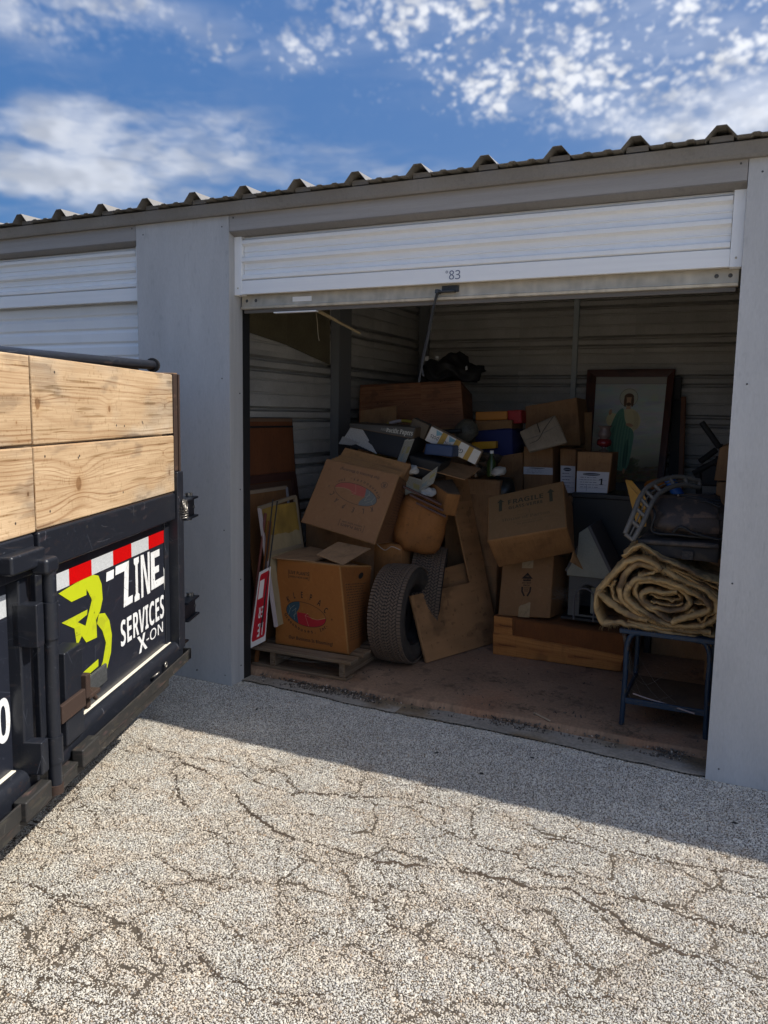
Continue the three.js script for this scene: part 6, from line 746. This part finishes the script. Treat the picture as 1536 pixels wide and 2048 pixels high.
{ // framed picture of a robed figure
  const art = canvasTex(640, 960, (c, w, h) => {
    const r = rng(12), g = c.createLinearGradient(0, 0, w * 0.25, h); g.addColorStop(0, '#93a09b'); g.addColorStop(0.3, '#aab2ad'); g.addColorStop(0.55, '#bcbcb5'); g.addColorStop(0.8, '#a5a38c'); g.addColorStop(1, '#6a6250'); c.fillStyle = g; c.fillRect(0, 0, w, h);
    for (let i = 0; i < 260; i++) { c.fillStyle = `rgba(${120 + r() * 80},${125 + r() * 75},${125 + r() * 70},${0.05 + r() * 0.07})`; c.beginPath(); c.ellipse(r() * w, r() * h * 0.75, 20 + r() * 110, 8 + r() * 34, 0, 0, 6.3); c.fill(); }
    c.fillStyle = '#8f8c86'; c.fillRect(0, 0, w, h * 0.065); c.fillStyle = '#5b5f5e'; c.fillRect(0, h * 0.065, w, 4);
    c.strokeStyle = '#5c5a3e'; c.lineWidth = 3; c.fillStyle = 'rgba(178,172,140,0.45)'; c.beginPath(); c.arc(w * 0.49, h * 0.20, 82, 0, 6.3); c.fill(); c.stroke();
    const blob = (col, p) => { const n = p.length / 2, P = (i) => [p[(i % n) * 2] * w, p[(i % n) * 2 + 1] * h], mid = (a, b) => [(a[0] + b[0]) / 2, (a[1] + b[1]) / 2]; c.fillStyle = col; c.beginPath(); c.moveTo(...mid(P(n - 1), P(0))); for (let i = 0; i < n; i++) c.quadraticCurveTo(...P(i), ...mid(P(i), P(i + 1))); c.fill(); };
    for (let i = 0; i < 420; i++) { c.fillStyle = `rgba(${70 + r() * 60},${62 + r() * 46},${40 + r() * 30},0.30)`; c.beginPath(); c.ellipse(w * (0.25 + r() * 0.75), h * (0.86 + r() * 0.14), 8 + r() * 26, 4 + r() * 8, 0, 0, 6.3); c.fill(); }
    for (let i = 0; i < 120; i++) { c.fillStyle = `rgba(${66 + r() * 30},${70 + r() * 30},${50 + r() * 20},0.35)`; c.beginPath(); c.ellipse(w * (0.60 + (r() + r() - 1) * 0.12), h * (0.78 + r() * 0.12), 4 + r() * 12, 8 + r() * 20, r(), 0, 6.3); c.fill(); }
    blob('#c9bd94', [0.44, 0.30, 0.54, 0.30, 0.64, 0.34, 0.69, 0.42, 0.66, 0.50, 0.58, 0.52, 0.58, 0.70, 0.56, 0.88, 0.40, 0.88, 0.38, 0.60, 0.36, 0.40]); blob('#d2c69c', [0.20, 0.36, 0.27, 0.34, 0.36, 0.36, 0.34, 0.46, 0.24, 0.47, 0.18, 0.43]);
    blob('#5d8a74', [0.42, 0.29, 0.34, 0.33, 0.27, 0.44, 0.20, 0.60, 0.24, 0.74, 0.32, 0.84, 0.44, 0.90, 0.56, 0.88, 0.59, 0.70, 0.61, 0.56, 0.58, 0.50, 0.50, 0.47, 0.45, 0.40, 0.44, 0.33]); blob('#477360', [0.33, 0.42, 0.30, 0.58, 0.36, 0.78, 0.44, 0.88, 0.38, 0.86, 0.28, 0.76, 0.23, 0.60]); blob('#3f6a57', [0.52, 0.56, 0.55, 0.70, 0.52, 0.87, 0.47, 0.86, 0.47, 0.70]);
    c.lineWidth = 4; for (let i = 0; i < 12; i++) { c.strokeStyle = i % 2 ? 'rgba(160,195,170,0.28)' : 'rgba(25,55,42,0.30)'; c.beginPath(); c.moveTo(w * (0.36 + i * 0.018), h * (0.36 + i * 0.013)); c.quadraticCurveTo(w * (0.28 + i * 0.025), h * 0.62, w * (0.32 + i * 0.02), h * 0.86); c.stroke(); }
    c.strokeStyle = 'rgba(120,100,60,0.35)'; for (let i = 0; i < 5; i++) { c.beginPath(); c.moveTo(w * (0.56 + i * 0.015), h * 0.33); c.quadraticCurveTo(w * (0.62 + i * 0.012), h * 0.40, w * (0.58 + i * 0.015), h * 0.50); c.stroke(); }
    c.fillStyle = '#b08c6c'; c.beginPath(); c.ellipse(w * 0.495, h * 0.225, 34, 48, 0, 0, 6.3); c.fill(); c.fillRect(w * 0.465, h * 0.26, 40, 46); c.fillStyle = '#5c422c'; c.beginPath(); c.ellipse(w * 0.495, h * 0.195, 44, 36, 0, Math.PI, 0); c.fill(); for (const x of [0.432, 0.535]) { c.beginPath(); c.ellipse(w * (x + 0.012), h * 0.235, 13, 50, 0, 0, 6.3); c.fill(); } c.beginPath(); c.ellipse(w * 0.495, h * 0.262, 22, 16, 0, 0, 6.3); c.fill();
    c.fillStyle = '#b08c6c'; c.beginPath(); c.ellipse(w * 0.24, h * 0.335, 15, 26, 0.2, 0, 6.3); c.fill(); c.beginPath(); c.ellipse(w * 0.53, h * 0.46, 36, 15, 0.25, 0, 6.3); c.fill(); c.beginPath(); c.ellipse(w * 0.50, h * 0.895, 12, 24, 0, 0, 6.3); c.fill();
  });
  const o = baseOf(HX.AF), t = thing('framed_picture', 'large dark framed picture of a robed figure in green leaning on rear wall', 'picture', o), f = relTo(HX.AF, o), n = relTo(HX.AFin, o), fm = std({ map: woodTex(51, [], 1.0, 0.1), color: lin(0.12, 0.045, 0.032), roughness: 0.4 });
  part('picture', slabG(n[0], n[1], n[2], n[3], 0.006), std({ map: art, color: lin(1.6, 1.6, 1.6), roughness: 0.55 }), t); { const g = t.children[0].geometry, uv = g.attributes.uv; for (let i = 0; i < uv.count; i++) uv.setY(i, 1 - uv.getY(i)); }
  const low = 0.23, ext = (p, q) => v3(p, sub3(p, q), low), F = [f[0], f[1], ext(f[2], f[1]), ext(f[3], f[0])], N = [n[0], n[1], ext(n[2], n[1]), ext(n[3], n[0])].map((p) => [p[0], p[1], p[2] + 0.012]);
  for (let i = 0; i < 4; i++) { const j = (i + 1) % 4, z = (p, d) => [p[0], p[1], p[2] + d]; part('frame_bar', hexG([z(F[i], 0.03), z(F[j], 0.03), z(N[j], 0.008), z(N[i], 0.008), z(F[i], -0.02), z(F[j], -0.02), z(N[j], -0.02), z(N[i], -0.02)], 3, 0.001, undefined, 0.002), fm, t); }
  part('backing', slabG(...F.map((p) => [p[0], p[1], p[2] - 0.022]), 0.004), M.innerDark, t);
  const o2 = baseOf(HX.AG), t2 = thing('narrow_frame', 'narrow brown wooden frame standing behind the robed figure picture', 'frame', o2), g2 = relTo(HX.AG, o2); part('frame_bar', hexG([lerp3(g2[0], g2[1], 0.62), g2[1], g2[2], lerp3(g2[3], g2[2], 0.62), ...[lerp3(g2[4], g2[5], 0.62), g2[5], g2[6], lerp3(g2[7], g2[6], 0.62)]], 4, 0.001, undefined, 0.003), std({ color: lin(0.20, 0.075, 0.03), roughness: 0.5 }), t2); part('frame_bar', hexG([g2[0], lerp3(g2[0], g2[1], 0.6), lerp3(lerp3(g2[0], g2[1], 0.6), lerp3(g2[3], g2[2], 0.6), 0.05), lerp3(g2[0], g2[3], 0.05), g2[4], lerp3(g2[4], g2[5], 0.6), lerp3(lerp3(g2[4], g2[5], 0.6), lerp3(g2[7], g2[6], 0.6), 0.05), lerp3(g2[4], g2[7], 0.05)], 4, 0.001, undefined, 0.002), std({ color: lin(0.14, 0.055, 0.025), roughness: 0.5 }), t2); part('backing', slabG(g2[0], lerp3(g2[0], g2[1], 0.65), lerp3(g2[3], g2[2], 0.65), g2[3], 0.004), M.black, t2);
  single('dark_post', 'short black upright block on top of the narrow brown frame', 'block', boxAt(-0.69, -0.60, 1.76, 1.94, -3.34, -3.28, 0.006), M.black);
  stack('carton', 'plain carton the robed figure picture stands on', -1.36, -0.58, 0.045, 0.74, -3.25, -2.75, [0.95, 0.84, 0.72], 84);
  stack('carton', 'plain carton the narrow brown frame stands on', -0.56, -0.1, 0.045, 0.99, -3.28, -2.8, [0.95, 0.84, 0.72], 85);
}
{ // dark folded chair frame and a leaning board by the right lining
  const t = thing('folded_chair', 'dark folded chair frame by the right lining above the cases', 'chair', [-0.25, 1.06, -2.05]); const bars = [[[-0.10, 0.52, 0], [0.02, 0.36, 0.03]], [[0.0, 0.34, 0], [-0.09, 0.26, 0.05]], [[0.02, 0.37, 0], [0.08, 0.30, 0.0]], [[0.06, 0.30, 0.02], [-0.13, 0.18, 0.06]], [[0.14, 0.54, -0.02], [0.11, 0.2, 0.0]], [[0.02, 0.30, 0], [0.05, 0.0, 0]], [[-0.10, 0.2, 0.05], [-0.08, 0.0, 0.05]]];
  bars.forEach(([a, b]) => part('bar', rodG(a, b, 0.020, 8), std({ color: lin(0.02, 0.02, 0.021), roughness: 0.7 }), t)); part('seat', boxAt(-0.08, 0.2, 0.10, 0.24, -0.05, 0.05, 0.01), M.black, t);
  carton('carton', 'brown carton edge showing beside the right jamb', HX.rightcarton, { mat: card(0.95, 0.82, 0.7), seed: 90 });
  stack('carton', 'plain carton stacked below the carton beside the right jamb', -0.2, 0.12, 0.045, 1.24, -1.69, -1.32, [0.95, 0.84, 0.72], 91);
}
{ // flat things leaning along the left lining
  const lean = (name, label, cat, z0, z1, y0, y1, xb, xt, th, m, extra) => { const t = thing(name, label, cat, [xb, y0, (z0 + z1) / 2]); const c = (z, y) => [mix(xb, xt, (y - y0) / (y1 - y0)) - xb, y - y0, z - (z0 + z1) / 2]; part('panel', slabG(c(z0, y1), c(z1, y1), c(z1, y0), c(z0, y0), th), m, t); extra?.(t, c); return t; };
  const bar = (t, a, b, r, m, n = 'frame_bar') => { const d = sub3(b, a), L = len3(d), g = new THREE.BoxGeometry(r, L, r); g.applyQuaternion(new THREE.Quaternion().setFromUnitVectors(new THREE.Vector3(0, 1, 0), V(unit3(d)))); part(n, g, m, t, (a[0] + b[0]) / 2, (a[1] + b[1]) / 2, (a[2] + b[2]) / 2); };
  const frame = (m, r) => (t, c0) => {};
  lean('brown_panel', 'tall reddish brown panel leaning on the left lining', 'panel', -0.42, -1.07, 0.10, 1.545, -2.84, -2.955, 0.015, std({ map: cardMap, color: lin(0.48, 0.24, 0.13), roughness: 0.8 }), (t, c) => { bar(t, c(-0.42, 1.545), c(-1.07, 1.545), 0.022, std({ color: lin(0.17, 0.10, 0.06), roughness: 0.8 })); bar(t, c(-1.07, 1.545), c(-1.07, 0.1), 0.014, M.black); bar(t, v3(c(-0.42, 1.50), [0.008, 0, 0], 1), v3(c(-1.07, 1.50), [0.008, 0, 0], 1), 0.012, M.black); });
  lean('dark_picture', 'dark brown picture frame leaning in front of the reddish panel', 'picture', -0.40, -1.02, 0.15, 1.165, -2.79, -2.925, 0.012, std({ color: lin(0.10, 0.05, 0.03), roughness: 0.6 }), (t, c) => { const m = std({ color: lin(0.06, 0.025, 0.02), roughness: 0.5 }); bar(t, c(-0.40, 1.165), c(-1.04, 1.165), 0.05, m); bar(t, c(-1.03, 1.165), c(-1.03, 0.15), 0.05, m); });
  lean('back_board', 'brown board with pale edge leaning among the picture frames', 'board', -0.38, -0.86, 0.15, 1.095, -2.74, -2.865, 0.012, std({ map: cardMap, color: lin(0.6, 0.42, 0.26), roughness: 0.85 }), (t, c) => { const m = std({ color: lin(0.30, 0.29, 0.31), roughness: 0.6 }), m2 = std({ color: lin(0.3, 0.22, 0.15), roughness: 0.7 }); bar(t, c(-0.38, 1.095), c(-0.86, 1.095), 0.022, m2); bar(t, c(-0.86, 1.095), c(-0.86, 0.15), 0.022, m); });
  const can = dataTex(256, 256, (u, v) => { const n = fbm(u * 6, v * 6, 4), s = v < 0.22 + 0.06 * fbm(u * 5, 2, 2) ? 1 : 0; return s ? [0.66 * (0.7 + n * 0.4), 0.54 * (0.7 + n * 0.4), 0.24 * (0.7 + n * 0.4)] : [0.66 * (0.8 + n * 0.3), 0.60 * (0.8 + n * 0.3), 0.48 * (0.8 + n * 0.3)]; });
  lean('canvas_frame', 'stretched canvas frame with yellow band leaning above the orange carton', 'canvas', -0.30, -0.72, 0.30, 1.02, -2.58, -2.70, 0.012, std({ map: can, color: lin(0.8, 0.75, 0.65), roughness: 0.9 }), (t, c) => { const m = std({ color: lin(0.22, 0.17, 0.11), roughness: 0.7 }); bar(t, c(-0.30, 1.02), c(-0.72, 1.055), 0.02, m); bar(t, c(-0.72, 1.055), c(-0.72, 0.3), 0.02, m); bar(t, c(-0.305, 1.02), c(-0.305, 0.3), 0.018, std({ color: lin(0.4, 0.34, 0.33), roughness: 0.7 })); bar(t, c(-0.30, 0.74), c(-0.72, 0.74), 0.022, m); });
  single('wood_strip', 'dark red wooden strip leaning just inside the left jamb', 'strip', rodG([-2.735, 0.05, -0.21], [-2.665, 0.99, -0.32], 0.009, 8), std({ color: lin(0.12, 0.03, 0.02), roughness: 0.6 }));
  single('wood_strip', 'orange brown wooden strip leaning beside the dark red strip', 'strip', boxAt(-0.012, 0.012, -0.45, 0.45, -0.008, 0.008, 0.002).rotateZ(-0.11).translate(-2.672, 0.50, -0.30), std({ map: cardMap, color: lin(0.62, 0.34, 0.14), roughness: 0.7 }));
  single('black_rod', 'thin black rod standing nearer the left jamb of two', 'rod', rodG([-2.665, 0.3, -0.245], [-2.60, 1.08, -0.30], 0.0042, 8), M.black, 'thin black rods'); single('black_rod', 'thin black rod standing farther from the left jamb of two', 'rod', rodG([-2.65, 0.3, -0.25], [-2.575, 1.07, -0.31], 0.0042, 8), M.black, 'thin black rods');
  // red and white sign on its side
  const sg = canvasTex(512, 1024, (c, w, h) => { c.fillStyle = '#d2ccc6'; c.fillRect(0, 0, w, h); c.fillStyle = '#b01022'; c.beginPath(); c.roundRect(34, 34, w - 68, h - 110, 60); c.fill(); c.save(); c.translate(w / 2, h / 2); c.rotate(Math.PI); txt(c, 'LE', -w * 0.08, -h * 0.30, 250, { sx: 0.75, c: '#ddd6cf' }); txt(c, 'ER', w * 0.0, -h * 0.06, 210, { sx: 0.75, c: '#ddd6cf' }); c.restore(); c.fillStyle = '#ddd6cf'; c.fillRect(70, h * 0.12, 190, 250); });
  const s0 = [-2.705, 0.172, -0.20], st = thing('red_sign', 'red and white lettered sign standing on edge left of the orange carton', 'sign', s0);
  part('plate', slabG([0.070, 0.475, -0.01], [0.095, 0.50, -0.09], [0.055, 0.035, -0.09], [0.0, 0.0, 0.0], 0.006), std({ map: sg, roughness: 0.5 }), st); { const g = st.children[0].geometry, uv = g.attributes.uv; for (let i = 0; i < uv.count; i++) uv.setY(i, 1 - uv.getY(i)); }
  // cobwebs
  const r = rng(66), web = []; const strand = (a, b, sag) => web.push(tubeG([a, [(a[0] + b[0]) / 2, (a[1] + b[1]) / 2 - sag, (a[2] + b[2]) / 2], b], 0.00045, 8, 3)); for (let i = 0; i < 26; i++) strand([-1.12 + r() * 0.05, 0.45 + r() * 0.15, -1.23], [-0.97 + r() * 0.08, 0.42 + r() * 0.2, -1.3], 0.01 + r() * 0.02); for (let i = 0; i < 9; i++) strand([-0.53 + r() * 0.02, 0.15 + r() * 0.35, -0.37], [-0.5 + r() * 0.25, 0.12 + r() * 0.2, -0.45], 0.02 + r() * 0.05); for (let i = 0; i < 14; i++) strand([-0.56 + r() * 0.02, 0.53, -0.38], [-0.54 + r() * 0.05, 0.30 + r() * 0.1, -0.39], -0.01); for (let i = 0; i < 14; i++) strand([-2.6 + r() * 0.5, 0.16, -0.27], [-2.6 + r() * 0.5, 0.12 + r() * 0.03, -0.27], 0.02);
  const cw = part('cobwebs', merge(web), std({ color: lin(0.2, 0.18, 0.15), roughness: 1 }), scene); cw.userData = { kind: 'stuff', label: 'grey cobweb strands hanging between the stored things', category: 'cobweb' };
}
{ // small clutter spread through the heap
  const flatCard = (label, q, tint = [0.95, 0.84, 0.72]) => single('flattened_carton', label, 'cardboard', slabG(...q, 0.006, 0.012), card(...tint), 'flattened cartons');
  flatCard('flattened carton lying under the white taped box', [[-2.02, 1.31, -1.33], [-1.66, 1.25, -1.36], [-1.68, 1.20, -1.12], [-2.02, 1.26, -1.10]]);
  flatCard('flattened carton leaning behind the small orange carton', [[-2.08, 1.16, -1.25], [-1.86, 1.14, -1.3], [-1.84, 0.98, -1.2], [-2.06, 0.99, -1.16]], [0.9, 0.72, 0.52]);
  flatCard('flattened carton sticking up behind the black paper carton', [[-2.74, 1.62, -1.72], [-2.45, 1.66, -1.74], [-2.43, 1.30, -1.66], [-2.74, 1.27, -1.66]]);
  flatCard('flattened carton hanging below the fragile carton on the left', [[-1.62, 0.99, -1.42], [-1.44, 0.93, -1.36], [-1.46, 0.72, -1.38], [-1.62, 0.74, -1.44]], [0.9, 0.72, 0.54]);
  flatCard('flattened carton behind the labelled cartons', [[-1.60, 1.60, -2.42], [-1.15, 1.64, -2.44], [-1.14, 1.30, -2.41], [-1.60, 1.30, -2.41]]);
  const bottle = (label, p, h, col) => { const t = thing('bottle', label, 'bottle', p, 0, 'loose bottles'); part('glass', new THREE.LatheGeometry([[0, 0], [0.03, 0], [0.032, 0.01], [0.032, h * 0.6], [0.012, h * 0.78], [0.011, h]].map((q) => new THREE.Vector2(...q)), 20), std({ color: lin(...col), roughness: 0.25 }), t); part('cap', new THREE.CylinderGeometry(0.013, 0.013, 0.02, 14), M.white, t, 0, h, 0); };
  bottle('green bottle among the pans behind the fragile carton', [-1.66, 1.18, -1.60], 0.17, [0.04, 0.07, 0.02]); bottle('brown bottle standing left of the pans', [-1.80, 1.16, -1.68], 0.15, [0.10, 0.05, 0.02]); bottle('clear grey bottle behind the blue box', [-1.98, 1.30, -1.36], 0.16, [0.25, 0.26, 0.26]);
  const paper = (label, p, sc, seed) => { const g = new THREE.IcosahedronGeometry(0.06 * sc, 3), q = g.attributes.position; for (let i = 0; i < q.count; i++) { const x = q.getX(i), y = q.getY(i), z = q.getZ(i), w = 1 + 0.9 * (fbm(x * 30 + seed, y * 30 + z * 21, 3) - 0.5); q.setXYZ(i, x * w, y * w * 0.7, z * w); } g.computeVertexNormals(); single('crumpled_paper', label, 'paper', g.translate(...p), std({ color: lin(0.5, 0.49, 0.46), roughness: 0.9 }), 'crumpled paper'); };
  paper('crumpled paper ball on top of the orange sack', [-1.93, 1.10, -1.10], 0.8, 3); paper('crumpled paper ball beside the pans', [-1.60, 1.22, -1.58], 0.9, 8); paper('crumpled paper ball tucked above the tipped plant carton', [-2.02, 1.24, -1.05], 0.7, 14);
  const tie = (label, pts, rr, col) => single('loose_cord', label, 'cord', tubeG(pts, rr, 40, 6), std({ color: lin(...col), roughness: 0.8 }));
  tie('pale cord trailing from the lower corner of the tipped carton', [[-2.20, 0.80, -0.84], [-2.10, 0.74, -0.82], [-2.04, 0.77, -0.80], [-1.99, 0.75, -0.82]], 0.003, [0.35, 0.28, 0.22]); tie('dark cord looped over the black side table edge', [[-0.74, 1.10, -1.70], [-0.70, 1.05, -1.69], [-0.66, 0.92, -1.69], [-0.64, 0.78, -1.69]], 0.004, [0.03, 0.03, 0.03]);
  carton('small_carton', 'small brown carton resting on the round pot side of the heap', [[-1.92, 1.60, -1.98], [-1.74, 1.61, -1.98], [-1.74, 1.50, -1.98], [-1.92, 1.49, -1.98], [-1.92, 1.60, -2.1], [-1.74, 1.61, -2.1], [-1.74, 1.50, -2.1], [-1.92, 1.49, -2.1]].map((p) => [p[0] - 0.24, p[1] - 0.10, p[2] + 0.1]), { mat: card(0.95, 0.82, 0.68), seed: 95, bulge: 0.002 });
}

renderer.render(scene, camera);
